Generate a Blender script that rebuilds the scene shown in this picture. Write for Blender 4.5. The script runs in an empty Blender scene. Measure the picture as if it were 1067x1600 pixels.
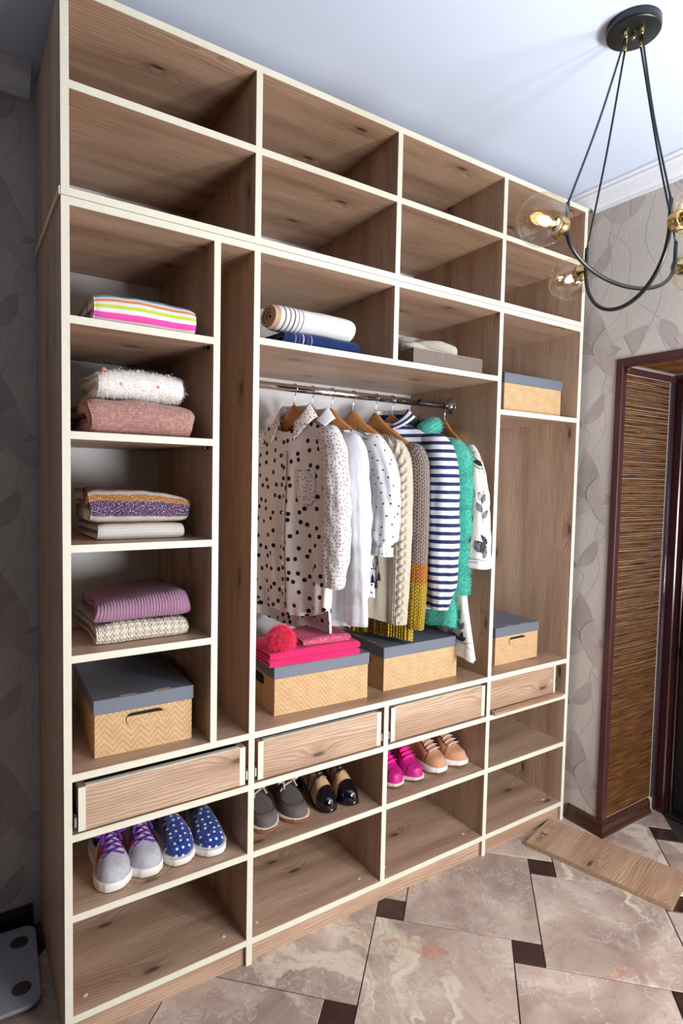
import bpy, math, random
import numpy as np
from mathutils import Matrix, Vector

random.seed(7)
RNG = np.random.default_rng(11)
SC = bpy.context.scene
COL = SC.collection
PI = math.pi

# ------------------------------------------------------------------ camera
CAM_POS = (-0.21789, -1.50278, 1.41123)
YAW, PITCH, ROLL = (math.radians(a) for a in (33.2011, -3.1633, 1.1801))
FOCAL_PX = 924.45
_fw = Vector((math.sin(YAW) * math.cos(PITCH), math.cos(YAW) * math.cos(PITCH), math.sin(PITCH)))
_rt = Vector((math.cos(YAW), -math.sin(YAW), 0))
_up = _rt.cross(_fw)
_r2 = _rt * math.cos(ROLL) + _up * math.sin(ROLL)
_u2 = -_rt * math.sin(ROLL) + _up * math.cos(ROLL)
cam_data = bpy.data.cameras.new('camera')
cam = bpy.data.objects.new('camera', cam_data)
COL.objects.link(cam)
m3 = Matrix((_r2, _u2, -_fw)).transposed()
cam.matrix_world = Matrix.Translation(CAM_POS) @ m3.to_4x4()
cam_data.sensor_fit = 'VERTICAL'
cam_data.sensor_height = 36.0
cam_data.sensor_width = 36.0
cam_data.lens = FOCAL_PX / 1600 * 36.0
cam_data.clip_start = 0.02
SC.camera = cam

# ------------------------------------------------------------------ world, lights, exposure
world = bpy.data.worlds.new('world')
SC.world = world
world.use_nodes = True
bg = world.node_tree.nodes['Background']
bg.inputs[0].default_value = (0.80, 0.88, 1.0, 1)
bg.inputs[1].default_value = 0.012

def lamp(name, kind, loc, energy, color, size, target=None):
    d = bpy.data.lights.new(name, kind)
    d.energy = energy
    d.color = color
    if kind == 'POINT':
        d.shadow_soft_size = size
    else:
        d.shape = 'DISK'
        d.size = size
    o = bpy.data.objects.new(name, d)
    COL.objects.link(o)
    o.location = loc
    if target is not None:
        o.rotation_euler = (Vector(target) - Vector(loc)).to_track_quat('-Z', 'Y').to_euler()
    return o

lamp('studio_flash', 'POINT', (1.62, -1.95, 1.34), 60, (0.97, 0.98, 1.0), 0.13)
lamp('added_fill_light', 'AREA', (1.15, -2.35, 0.95), 34, (0.98, 0.98, 1.0), 0.7, (1.3, 0.2, 0.8))  # unseen fill lamp, added to brighten the right wall and lower half
lamp('added_ceiling_fill', 'AREA', (1.35, -1.5, 1.75), 4.6, (0.90, 0.95, 1.0), 0.35, (1.2, -0.7, 2.6))  # unseen upward lamp, added only to make the ceiling brighter

SC.view_settings.view_transform = 'Standard'
SC.view_settings.look = 'None'
SC.view_settings.gamma = 1.0
SC.view_settings.use_curve_mapping = False
SC.view_settings.exposure = 0.58

# ------------------------------------------------------------------ material helpers
def lin(r, g, b):
    f = lambda c: (c / 255 / 12.92) if c / 255 <= 0.04045 else ((c / 255 + 0.055) / 1.055) ** 2.4
    return (f(r), f(g), f(b), 1.0)

class NT:
    """tiny node-tree writer"""
    def __init__(self, name):
        self.mat = bpy.data.materials.new(name)
        self.mat.use_nodes = True
        self.t = self.mat.node_tree
        self.b = self.t.nodes['Principled BSDF']
        self.out = self.t.nodes['Material Output']
    def n(self, typ, ins=None, **kw):
        nd = self.t.nodes.new(typ)
        for k, v in kw.items():
            setattr(nd, k, v)
        for k, v in (ins or {}).items():
            self.put(nd.inputs[k], v)
        return nd
    def put(self, sock, v):
        if isinstance(v, bpy.types.NodeSocket):
            self.t.links.new(v, sock)
        else:
            sock.default_value = v
    def m(self, op, a, b=0.0, c=None):
        ins = {0: a, 1: b}
        if c is not None:
            ins[2] = c
        return self.n('ShaderNodeMath', ins, operation=op).outputs[0]
    def uv(self):
        return self.n('ShaderNodeUVMap').outputs[0]
    def sep(self, v):
        s = self.n('ShaderNodeSeparateXYZ', {0: v})
        return s.outputs[0], s.outputs[1], s.outputs[2]
    def comb(self, x=0.0, y=0.0, z=0.0):
        return self.n('ShaderNodeCombineXYZ', {0: x, 1: y, 2: z}).outputs[0]
    def scale(self, v, sx, sy, sz=1.0, off=(0, 0, 0)):
        return self.n('ShaderNodeMapping', {0: v, 1: off, 3: (sx, sy, sz)}).outputs[0]
    def noise(self, v, scale=1.0, detail=3.0, rough=0.5, dist=0.0, color=False):
        nd = self.n('ShaderNodeTexNoise', {'Vector': v, 'Scale': scale, 'Detail': detail, 'Roughness': rough, 'Distortion': dist})
        return nd.outputs[1 if color else 0]
    def vor(self, v, scale=1.0, rnd=1.0, feature='F1', dims='2D'):
        return self.n('ShaderNodeTexVoronoi', {'Vector': v, 'Scale': scale, 'Randomness': rnd}, feature=feature, voronoi_dimensions=dims)
    def ramp(self, f, stops, interp='LINEAR'):
        nd = self.n('ShaderNodeValToRGB', {0: f})
        nd.color_ramp.interpolation = interp
        el = nd.color_ramp.elements
        while len(el) < len(stops):
            el.new(0.5)
        for e, (p, c) in zip(el, stops):
            e.position = p
            e.color = c if not isinstance(c, (int, float)) else (c, c, c, 1)
        return nd.outputs[0]
    def mix(self, f, a, b, blend='MIX'):
        nd = self.n('ShaderNodeMix', {}, data_type='RGBA', blend_type=blend)
        self.put(nd.inputs[0], f)
        self.put(nd.inputs[6], a)
        self.put(nd.inputs[7], b)
        return nd.outputs[2]
    def step(self, v, lo, hi):
        return self.n('ShaderNodeMapRange', {0: v, 1: lo, 2: hi, 3: 0.0, 4: 1.0}, interpolation_type='SMOOTHSTEP').outputs[0]
    def bump(self, h, strength=0.3, dist=0.002):
        self.put(self.b.inputs['Normal'], self.n('ShaderNodeBump', {'Height': h, 'Strength': strength, 'Distance': dist}).outputs[0])
    def fin(self, color=None, rough=None, metal=None, spec=None, sheen=None, coat=None):
        for k, v in (('Base Color', color), ('Roughness', rough), ('Metallic', metal), ('Specular IOR Level', spec), ('Sheen Weight', sheen), ('Coat Weight', coat)):
            if v is not None:
                self.put(self.b.inputs[k], v)
        return self.mat

MATS = {}
def plain(name, rgb, rough=0.5, metal=0.0, spec=0.5, var=0.06, scale=60.0, bump=0.0, sheen=None, coat=None):
    """one colour with a little procedural mottling"""
    if name in MATS:
        return MATS[name]
    g = NT(name)
    v = g.n('ShaderNodeTexCoord').outputs['Object']
    f = g.noise(v, scale, 3)
    c = lin(*rgb)
    lo = tuple(x * (1 - var) for x in c[:3]) + (1,)
    hi = tuple(min(1, x * (1 + var)) for x in c[:3]) + (1,)
    col = g.ramp(f, [(0.3, lo), (0.7, hi)])
    if bump:
        g.bump(f, bump, 0.001)
    MATS[name] = g.fin(col, rough, metal, spec, sheen, coat)
    return MATS[name]

def wood_material(name, base, dark, light, knots=True, rough=0.42):
    g = NT(name)
    uv = g.uv()
    u, v, _ = g.sep(uv)
    bend = g.noise(g.scale(uv, 1.3, 5.0), 1.0, 3, 0.5)
    f = g.m('ADD', g.m('MULTIPLY', v, 105.0), g.m('MULTIPLY', bend, 10.0))
    if knots:
        kv = g.vor(g.scale(uv, 2.1, 6.3), 1.0, 1.0)
        d = kv.outputs['Distance']
        cr, cg, cb = g.sep(kv.outputs['Color'])
        sel = g.m('GREATER_THAN', cr, 0.44)
        d2 = g.m('MULTIPLY', d, d)
        ring = g.m('MULTIPLY', g.m('EXPONENT', g.m('MULTIPLY', d2, -34.0)), g.m('MULTIPLY', sel, 3.6))
        f = g.m('ADD', f, ring)
    fr = g.m('FRACT', f)
    line = g.step(fr, 0.25, 1.0)
    fine = g.noise(g.scale(uv, 7.0, 420.0), 1.0, 3, 0.6)
    broad = g.noise(g.scale(uv, 0.9, 11.0), 1.0, 3, 0.55)
    col = g.ramp(broad, [(0.28, lin(*dark)), (0.5, lin(*base)), (0.74, lin(*light))])
    col = g.mix(g.m('MULTIPLY', line, 0.46), col, lin(dark[0] * .72, dark[1] * .68, dark[2] * .66))
    col = g.mix(g.m('MULTIPLY', g.step(fine, 0.42, 0.70), 0.55), col, lin(dark[0] * .78, dark[1] * .76, dark[2] * .76))
    if knots:
        wob = g.m('ADD', d, g.m('MULTIPLY', g.noise(g.scale(uv, 60, 60), 1.0, 2), 0.03))
        core = g.m('MULTIPLY', g.m('SUBTRACT', 1.0, g.step(wob, 0.035, 0.085)), sel)
        halo = g.m('MULTIPLY', g.m('SUBTRACT', 1.0, g.step(wob, 0.06, 0.24)), sel)
        col = g.mix(g.m('MULTIPLY', halo, 0.35), col, lin(dark[0] * .75, dark[1] * .68, dark[2] * .6))
        col = g.mix(g.m('MULTIPLY', core, 0.85), col, lin(62, 50, 44))
    g.bump(fine, 0.12, 0.0006)
    return g.fin(col, rough, 0, 0.4)

def knit_material(name, rgb, pu=0.006, pv=0.005, depth=0.003, rgb2=None, bands=None, fleck=None, rough=0.9, contrast=0.35):
    """V-stitch relief on (u across, v along); bands = [(v_from, rgb), ...] rising"""
    g = NT(name)
    uv = g.uv()
    u, v, _ = g.sep(uv)
    nz = g.noise(g.scale(uv, 40, 40), 1.0, 2)
    uu = g.m('ADD', g.m('DIVIDE', u, pu), g.m('MULTIPLY', nz, 0.35))
    tri = g.m('ABSOLUTE', g.m('SUBTRACT', g.m('MULTIPLY', g.m('FRACT', uu), 2.0), 1.0))
    w = g.m('SINE', g.m('MULTIPLY', g.m('ADD', g.m('DIVIDE', v, pv), g.m('MULTIPLY', tri, 0.55)), 2 * PI))
    rib = g.m('SINE', g.m('MULTIPLY', tri, PI))
    h = g.m('MULTIPLY', g.m('ADD', g.m('MULTIPLY', w, 0.5), 0.6), g.m('ADD', g.m('MULTIPLY', rib, 0.7), 0.3))
    if bands:
        edge = g.m('ADD', v, g.m('MULTIPLY', g.m('SUBTRACT', nz, 0.5), 0.004))
        col = lin(*bands[0][1])
        for p, c in bands[1:]:
            cc = lin(*c)
            col = g.mix(g.step(edge, p - 0.0015, p + 0.0015), col, cc)
    else:
        col = lin(*rgb)
    if rgb2:
        col = g.mix(g.m('MULTIPLY', g.step(g.noise(g.scale(uv, 120, 160), 1.0, 3), 0.42, 0.62), 0.7), col, lin(*rgb2))
    if fleck:
        col = g.mix(g.step(g.noise(g.scale(uv, 420, 420), 1.0, 2), fleck[1], fleck[1] + 0.05), col, lin(*fleck[0]))
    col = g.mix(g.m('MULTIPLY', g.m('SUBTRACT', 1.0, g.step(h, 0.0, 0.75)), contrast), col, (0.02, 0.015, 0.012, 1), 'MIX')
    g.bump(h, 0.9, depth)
    return g.fin(col, rough, 0, 0.15, sheen=0.15)

def cloth_material(name, rgb, rough=0.85, weave=900.0, dots=None, stripes=None, bands=None, bump=0.25, var=0.04, sheen=0.05):
    """dots=(cell, radius, rgb, randomness); stripes=(pitch, fraction, rgb) along v; bands=[(v0,v1,rgb)]"""
    g = NT(name)
    uv = g.uv()
    u, v, _ = g.sep(uv)
    nz = g.noise(g.scale(uv, 30, 30), 1.0, 3)
    c = lin(*rgb)
    col = g.ramp(nz, [(0.3, tuple(x * (1 - var) for x in c[:3]) + (1,)), (0.7, c)])
    if dots:
        for cell, rad, drgb, rnd in (dots if isinstance(dots, list) else [dots]):
            vv = g.vor(uv, 1.0 / cell, rnd)
            col = g.mix(g.m('SUBTRACT', 1.0, g.step(vv.outputs['Distance'], rad / cell * 0.88, rad / cell * 1.08)), col, lin(*drgb))
    if stripes:
        p, fr, srgb = stripes
        w = g.m('FRACT', g.m('ADD', g.m('DIVIDE', v, p), g.m('MULTIPLY', nz, 0.08)))
        msk = g.m('MULTIPLY', g.step(w, 0.0, 0.06), g.m('SUBTRACT', 1.0, g.step(w, fr, fr + 0.06)))
        col = g.mix(msk, col, lin(*srgb))
    if bands:
        for a, b, brgb in bands:
            msk = g.m('MULTIPLY', g.step(v, a - 0.0006, a + 0.0006), g.m('SUBTRACT', 1.0, g.step(v, b - 0.0006, b + 0.0006)))
            col = g.mix(msk, col, lin(*brgb))
    wv = g.noise(g.scale(uv, weave, weave), 1.0, 2)
    g.bump(wv, bump, 0.001)
    return g.fin(col, rough, 0, 0.2, sheen=sheen)

# ------------------------------------------------------------------ object helpers
def tag(o, label=None, cat=None, group=None, kind=None):
    for k, v in (('label', label), ('category', cat), ('group', group), ('kind', kind)):
        if v:
            o[k] = v
    return o

def empty(name, loc, rz=0.0, label=None, cat=None, group=None):
    o = bpy.data.objects.new(name, None)
    COL.objects.link(o)
    o.empty_display_size = 0.05
    o.location = loc
    o.rotation_euler = (0, 0, rz)
    return tag(o, label, cat, group)

def mesh(name, V, F, mat, parent=None, uv=None, smooth=True):
    """uv = per-vertex (n,2) array or per-loop list"""
    me = bpy.data.meshes.new(name)
    me.from_pydata([tuple(map(float, p)) for p in V], [], [tuple(int(i) for i in f) for f in F])
    if uv is not None:
        lay = me.uv_layers.new(name='UVMap')
        uv = np.asarray(uv, dtype=np.float32)
        if len(uv) == len(V):
            idx = np.empty(len(me.loops), dtype=np.int32)
            me.loops.foreach_get('vertex_index', idx)
            lay.data.foreach_set('uv', uv[idx].ravel())
        else:
            lay.data.foreach_set('uv', uv.ravel())
    mats = mat if isinstance(mat, (list, tuple)) else [mat]
    for q in mats:
        me.materials.append(q)
    if smooth:
        me.polygons.foreach_set('use_smooth', [True] * len(me.polygons))
    me.update()
    o = bpy.data.objects.new(name, me)
    COL.objects.link(o)
    if parent is not None:
        o.parent = parent
    return o

def box_data(x0, x1, y0, y1, z0, z1, grain='x', bev=0.0):
    """box with optional chamfer; uv metres with u along grain, random board offset"""
    ou, ov = random.uniform(-40, 40), random.uniform(-40, 40)
    if bev <= 0:
        V = [(x, y, z) for z in (z0, z1) for y in (y0, y1) for x in (x0, x1)]
        F = [(0, 2, 3, 1), (4, 5, 7, 6), (0, 1, 5, 4), (2, 6, 7, 3), (0, 4, 6, 2), (1, 3, 7, 5)]
    else:
        V, F = [], []
        b = bev
        idx = {}
        for sx in (0, 1):
            for sy in (0, 1):
                for sz in (0, 1):
                    X, Y, Z = (x0, x1)[sx], (y0, y1)[sy], (z0, z1)[sz]
                    dx, dy, dz = b * (1 - 2 * sx), b * (1 - 2 * sy), b * (1 - 2 * sz)
                    for k, p in (('x', (X, Y + dy, Z + dz)), ('y', (X + dx, Y, Z + dz)), ('z', (X + dx, Y + dy, Z))):
                        idx[(sx, sy, sz, k)] = len(V)
                        V.append(p)
        I = lambda sx, sy, sz, k: idx[(sx, sy, sz, k)]
        for s in (0, 1):
            q = [I(s, 0, 0, 'x'), I(s, 1, 0, 'x'), I(s, 1, 1, 'x'), I(s, 0, 1, 'x')]
            F.append(q if s else q[::-1])
            q = [I(0, s, 0, 'y'), I(1, s, 0, 'y'), I(1, s, 1, 'y'), I(0, s, 1, 'y')]
            F.append(q[::-1] if s else q)
            q = [I(0, 0, s, 'z'), I(1, 0, s, 'z'), I(1, 1, s, 'z'), I(0, 1, s, 'z')]
            F.append(q if s else q[::-1])
        for a in (0, 1):
            for c in (0, 1):
                for (k1, k2, f) in (('x', 'y', lambda t: (a, c, t)), ('x', 'z', lambda t: (a, t, c)), ('y', 'z', lambda t: (t, a, c))):
                    q = [I(*f(0), k1), I(*f(1), k1), I(*f(1), k2), I(*f(0), k2)]
                    F.append(q)
        for sx in (0, 1):
            for sy in (0, 1):
                for sz in (0, 1):
                    F.append([I(sx, sy, sz, 'x'), I(sx, sy, sz, 'y'), I(sx, sy, sz, 'z')])
        cen = np.array([(x0 + x1) / 2, (y0 + y1) / 2, (z0 + z1) / 2])
        A = np.array(V)
        F2 = []
        for f in F:
            p = A[list(f)]
            nrm = np.cross(p[1] - p[0], p[2] - p[0])
            F2.append(f if nrm @ (p.mean(0) - cen) > 0 else f[::-1])
        F = F2
    uv = []
    A = np.array(V)
    for f in F:
        p = A[list(f)]
        nrm = np.abs(np.cross(p[1] - p[0], p[2] - p[0]))
        ax = int(np.argmax(nrm))
        g = 'xyz'.index(grain)
        oth = [i for i in range(3) if i != g and i != ax]
        for i in f:
            q = V[i]
            if ax == g:
                o2 = [j for j in range(3) if j != g]
                uv.append((q[o2[0]] * 0.2 + ou, q[o2[1]] + ov))
            else:
                uv.append((q[g] + ou, q[oth[0]] + ov + 0.37 * ax))
    return V, F, uv

def box(name, x0, x1, y0, y1, z0, z1, mat, parent=None, grain='x', bev=0.0):
    V, F, uv = box_data(x0, x1, y0, y1, z0, z1, grain, bev)
    return mesh(name, V, F, mat, parent, uv, smooth=False)

def grid_data(P, closed_u=False, closed_v=False, flip=False):
    """P (nv, nu, 3) -> verts, faces"""
    nv, nu = P.shape[:2]
    V = P.reshape(-1, 3)
    iu = np.arange(nu if closed_u else nu - 1)
    iv = np.arange(nv if closed_v else nv - 1)
    a, b = np.meshgrid(iv, iu, indexing='ij')
    a2, b2 = (a + 1) % nv, (b + 1) % nu
    F = np.stack([a * nu + b, a * nu + b2, a2 * nu + b2, a2 * nu + b], -1).reshape(-1, 4)
    if flip:
        F = F[:, ::-1]
    return V, F

def grid(name, P, mat, parent=None, uv=None, closed_u=False, closed_v=False, flip=False, smooth=True):
    V, F = grid_data(P, closed_u, closed_v, flip)
    return mesh(name, V, F, mat, parent, None if uv is None else uv.reshape(-1, 2), smooth)

class MB:
    """collect several shapes that belong to ONE part"""
    def __init__(self):
        self.V, self.F, self.U = [], [], []
    def add(self, V, F, uv=None):
        k = len(self.V)
        self.V += [tuple(p) for p in V]
        self.F += [tuple(int(i) + k for i in f) for f in F]
        self.U += [tuple(q) for q in uv] if uv is not None else [(p[0], p[2]) for p in V]
    def build(self, name, mat, parent=None, smooth=True):
        return mesh(name, self.V, self.F, mat, parent, np.array(self.U), smooth)

def tube_data(pts, r, seg=8, cap=True, ry=None):
    """sweep a circle (or ellipse) along pts; r scalar or per point"""
    P = np.array(pts, float)
    n = len(P)
    R = np.full(n, r) if np.isscalar(r) else np.array(r, float)
    T = np.gradient(P, axis=0)
    T /= np.linalg.norm(T, axis=1)[:, None] + 1e-12
    ref = np.array([0, 0, 1.0]) if abs(T[0][2]) < 0.9 else np.array([0, 1.0, 0])
    V = []
    a = np.cross(T[0], ref)
    a /= np.linalg.norm(a)
    for i in range(n):
        a = a - T[i] * (a @ T[i])
        a /= np.linalg.norm(a) + 1e-12
        b = np.cross(T[i], a)
        th = np.arange(seg) * 2 * PI / seg
        V.append(P[i] + R[i] * (np.cos(th)[:, None] * a + (np.sin(th) * (1 if ry is None else ry))[:, None] * b))
    V = np.array(V)
    Vf, F = grid_data(V, closed_u=True)
    F = [tuple(f) for f in F]
    if cap:
        F.append(tuple(range(seg))[::-1])
        F.append(tuple((n - 1) * seg + i for i in range(seg)))
    ln = np.concatenate([[0], np.cumsum(np.linalg.norm(np.diff(P, axis=0), axis=1))])
    uv = np.stack(np.meshgrid(np.arange(seg) / seg * 2 * PI * R.mean(), ln), -1).reshape(-1, 2)
    return Vf, F, uv

def tube(name, pts, r, mat, parent=None, seg=8, cap=True, ry=None):
    V, F, uv = tube_data(pts, r, seg, cap, ry)
    return mesh(name, V, F, mat, parent, uv)

def lathe_data(prof, seg=32, axis=(0, 0, 1), origin=(0, 0, 0), a0=0):
    """prof = [(r, h)] about axis"""
    ax = Vector(axis).normalized()
    q = Vector((0, 0, 1)).rotation_difference(ax).to_matrix()
    P = []
    for r, h in prof:
        P.append([q @ Vector((r * math.cos(t), r * math.sin(t), h)) + Vector(origin) for t in [a0 + 2 * PI * i / seg for i in range(seg)]])
    return grid_data(np.array([[tuple(p) for p in row] for row in P]), closed_u=True)

def lathe(name, prof, mat, parent=None, seg=32, axis=(0, 0, 1), origin=(0, 0, 0)):
    V, F = lathe_data(prof, seg, axis, origin)
    return mesh(name, V, F, mat, parent, np.array([(p[0], p[2]) for p in V]))

def smooth_path(ctrl, n=40):
    """Catmull-Rom through control points"""
    C = np.array(ctrl, float)
    C = np.vstack([2 * C[0] - C[1], C, 2 * C[-1] - C[-2]])
    out = []
    m = len(C) - 3
    for i in range(m):
        for t in np.linspace(0, 1, max(2, n // m), endpoint=(i == m - 1)):
            p0, p1, p2, p3 = C[i:i + 4]
            out.append(0.5 * (2 * p1 + (p2 - p0) * t + (2 * p0 - 5 * p1 + 4 * p2 - p3) * t * t + (3 * p1 - p0 - 3 * p2 + p3) * t ** 3))
    return np.array(out)

def spl(t, xs, ys):
    """smooth monotone-ish interpolation"""
    p = smooth_path(np.stack([xs, ys], 1), 40 * len(xs))
    o = np.argsort(p[:, 0])
    return np.interp(t, p[o, 0], p[o, 1])

def fur_data(P, N, length, width, count, droop=0.0, seed=1, spread=0.55):
    """thin curved hairs rooted on random grid points; P,N (m,3)"""
    rg = np.random.default_rng(seed)
    i = rg.integers(0, len(P), count)
    base = P[i] + rg.normal(0, 0.002, (count, 3))
    d = N[i] + rg.normal(0, spread, (count, 3)) + np.array([0, 0, -droop])
    d /= np.linalg.norm(d, axis=1)[:, None]
    L = length * rg.uniform(0.6, 1.25, count)[:, None]
    side = np.cross(d, rg.normal(0, 1, (count, 3)))
    side /= np.linalg.norm(side, axis=1)[:, None] + 1e-9
    mid = base + d * L * 0.55
    tip = base + d * L + np.array([0, 0, -0.25]) * L
    w = width / 2
    V = np.stack([base - side * w, base + side * w, mid + side * w * .8, mid - side * w * .8, tip], 1).reshape(-1, 3)
    k = np.arange(count)[:, None] * 5
    F = [tuple(q) for q in (k + np.array([[0, 1, 2, 3]]))] + [tuple(q) for q in (k + np.array([[3, 2, 4]]))]
    return V, F

def grid_normals(P, closed_u=False):
    if closed_u:
        du = np.roll(P, -1, 1) - np.roll(P, 1, 1)
    else:
        du = np.gradient(P, axis=1)
    dv = np.gradient(P, axis=0)
    n = np.cross(du, dv)
    return n / (np.linalg.norm(n, axis=2)[..., None] + 1e-12)

def copy_tree(o, parent=None):
    c = o.copy()
    COL.objects.link(c)
    c.parent = parent
    for ch in list(o.children):
        copy_tree(ch, c)
    return c

# ------------------------------------------------------------------ shared materials
WOOD = wood_material('pine_laminate', (194, 162, 136), (156, 124, 101), (212, 183, 157))
WOOD_RAW = wood_material('pine_board_grain', (196, 160, 132), (160, 122, 96), (214, 182, 152))
CREAM = plain('cream_edge_band', (217, 212, 193), 0.5, var=0.03, scale=25)
WHITE_BACK = plain('white_hardboard', (214, 213, 214), 0.55, var=0.02)
CHROME = plain('polished_chrome', (210, 212, 216), 0.12, 1.0, var=0.02)
STEEL = plain('dark_steel', (70, 70, 74), 0.35, 0.9, var=0.05)
BLACK_PL = plain('black_plastic', (24, 24, 27), 0.45, var=0.1)

# ================================================================== the setting
WALL_X, BACK_Y, CEIL_Z = 1.945, 0.505, 2.56
DOOR_Y, DOOR_Y2, DOOR_Z, REVEAL_X = -0.155, -1.06, 1.875, 2.31
ROOM_X0, ROOM_Y0 = -1.7, -2.75

def struct(o):
    o['kind'] = 'structure'
    return o

# floor: pinwheel of large marble tiles with small dark insets
g = NT('tile_grout')
floor_mat = g.fin(lin(52, 44, 40), 0.8)
floor = struct(box('floor', ROOM_X0, 2.62, ROOM_Y0, BACK_Y, -0.05, -0.003, floor_mat))

g = NT('marble_tile')
tc = g.n('ShaderNodeTexCoord').outputs['Object']
rnd = g.n('ShaderNodeObjectInfo').outputs['Random']
off = g.comb(g.m('MULTIPLY', rnd, 37.0), g.m('MULTIPLY', rnd, 91.0), g.m('MULTIPLY', rnd, 13.0))
p = g.n('ShaderNodeVectorMath', {0: tc, 1: off}, operation='ADD').outputs[0]
warp = g.noise(p, 3.0, 4, 0.6, color=True)
wp = g.n('ShaderNodeVectorMath', {0: p, 1: g.n('ShaderNodeVectorMath', {0: warp, 3: 0.5}, operation='SCALE').outputs[0]}, operation='ADD').outputs[0]
base = g.ramp(g.noise(p, 3.2, 5, 0.62, 0.8), [(0.28, lin(136, 116, 106)), (0.45, lin(168, 147, 135)), (0.58, lin(186, 167, 154)), (0.72, lin(212, 198, 180))])
band = g.noise(g.scale(wp, 11.0, 1.3), 1.0, 3, 0.5)
base = g.mix(g.m('MULTIPLY', g.step(band, 0.56, 0.66), 0.7), base, lin(224, 212, 190))
rust = g.noise(g.scale(wp, 3.5, 7.0, 1.0, (5, 3, 0)), 1.0, 5, 0.7)
base = g.mix(g.m('MULTIPLY', g.step(rust, 0.60, 0.72), 0.6), base, lin(176, 122, 92))
vn = g.m('ABSOLUTE', g.m('SUBTRACT', g.noise(wp, 5.0, 6, 0.65), 0.5))
base = g.mix(g.m('MULTIPLY', g.m('SUBTRACT', 1.0, g.step(vn, 0.0, 0.014)), 0.34), base, lin(226, 222, 220))
vn2 = g.m('ABSOLUTE', g.m('SUBTRACT', g.noise(g.scale(wp, 1, 1, 1, (9, 2, 0)), 7.0, 5, 0.6), 0.5))
base = g.mix(g.m('MULTIPLY', g.m('SUBTRACT', 1.0, g.step(vn2, 0.0, 0.010)), 0.4), base, lin(132, 92, 76))
MARBLE = g.fin(base, 0.32, 0, 0.45)
INSET = plain('dark_inset_tile', (58, 38, 34), 0.3, var=0.3, scale=45)

S_, s_, GR = 0.4255, 0.089, 0.0018
P0, Q0 = 0.6665, 0.6175
R2 = math.sqrt(0.5)
def tile_mesh(size, name, mat):
    h = size / 2 - GR
    b = 0.0012
    V = [(-h, -h, 0), (h, -h, 0), (h, h, 0), (-h, h, 0)]
    V = [(x, y, -0.004) for x, y, _ in V] + [(x, y, -b) for x, y, _ in V] + [(x * (1 - b / h), y * (1 - b / h), 0) for x, y, _ in V]
    F = [(8, 9, 10, 11)]
    for k in (0, 4):
        F += [(k + i, k + (i + 1) % 4, k + 4 + (i + 1) % 4, k + 4 + i) for i in range(4)]
    me = bpy.data.meshes.new(name)
    me.from_pydata(V, [], F)
    me.materials.append(mat)
    return me
BIG, SMALL = tile_mesh(S_, 'floor_tile', MARBLE), tile_mesh(s_, 'inset_tile', INSET)
for i in range(-9, 10):
    for j in range(-9, 10):
        for me, dp, dq in ((SMALL, s_ / 2, s_ / 2), (BIG, s_ + S_ / 2, S_ / 2)):
            pp = P0 + i * S_ + j * s_ + dp
            qq = Q0 - i * s_ + j * S_ + dq
            x, y = R2 * (pp + qq), R2 * (qq - pp)
            mrg = 0.30 if me is BIG else 0.07
            if ROOM_X0 + mrg < x < 2.60 - mrg * 0.2 and ROOM_Y0 + mrg < y < BACK_Y - 0.02 and (y < 0.42 or x < 0.2) and not (x > WALL_X + 0.28 and (y > DOOR_Y + 0.28 or y < DOOR_Y2)) and not (x > 2.46):
                o = bpy.data.objects.new(me.name, me)
                COL.objects.link(o)
                o.parent = floor
                o.location = (x, y, 0)
                o.rotation_euler = (0, 0, -PI / 4 + (random.choice((0, 1, 2, 3)) * PI / 2))

CEIL = plain('ceiling_white', (206, 219, 240), 0.75, var=0.015, scale=3)
struct(box('ceiling', ROOM_X0, 2.62, ROOM_Y0, BACK_Y + 0.1, CEIL_Z, CEIL_Z + 0.08, CEIL))

g = NT('wallpaper')
tc = g.n('ShaderNodeTexCoord').outputs['Object']
col = g.ramp(g.noise(tc, 2.2, 3), [(0.3, lin(190, 182, 174)), (0.7, lin(204, 196, 187))])
fl = g.noise(g.scale(tc, 260, 260, 26), 1.0, 3)
col = g.mix(g.m('MULTIPLY', g.step(fl, 0.45, 0.7), 0.22), col, lin(150, 140, 134))
g.bump(fl, 0.25, 0.001)
PAPER = g.fin(col, 0.55, 0, 0.35)
PETAL = [None] * 3
for k, (a, b) in enumerate((((164, 152, 147), (180, 168, 162)), ((174, 162, 156), (190, 178, 172)), ((156, 144, 140), (174, 161, 156)))):
    g = NT('wallpaper_petal_print')
    tc = g.n('ShaderNodeTexCoord').outputs['Object']
    c2 = g.ramp(g.noise(g.scale(tc, 14, 14, 14), 1.0, 4), [(0.3, lin(*a)), (0.7, lin(*b))])
    g.bump(g.noise(g.scale(tc, 260, 260, 26), 1.0, 3), 0.2, 0.001)
    PETAL[k] = g.fin(c2, 0.5, 0, 0.4)
LINE = plain('wallpaper_line_print', (150, 142, 158), 0.5)
LINE2 = plain('wallpaper_outline_print', (198, 190, 190), 0.45)

wall_back = struct(box('wall_back', ROOM_X0, WALL_X, BACK_Y, BACK_Y + 0.1, -0.05, CEIL_Z, PAPER))
wall_right = struct(box('wall_right', WALL_X, 2.55, DOOR_Y, BACK_Y + 0.1, -0.05, CEIL_Z, PAPER))
struct(box('wall_right_header', WALL_X, 2.55, DOOR_Y2, DOOR_Y, DOOR_Z, CEIL_Z, PAPER))
struct(box('wall_right_near', WALL_X, 2.55, ROOM_Y0, DOOR_Y2, -0.05, CEIL_Z, PAPER))

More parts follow.
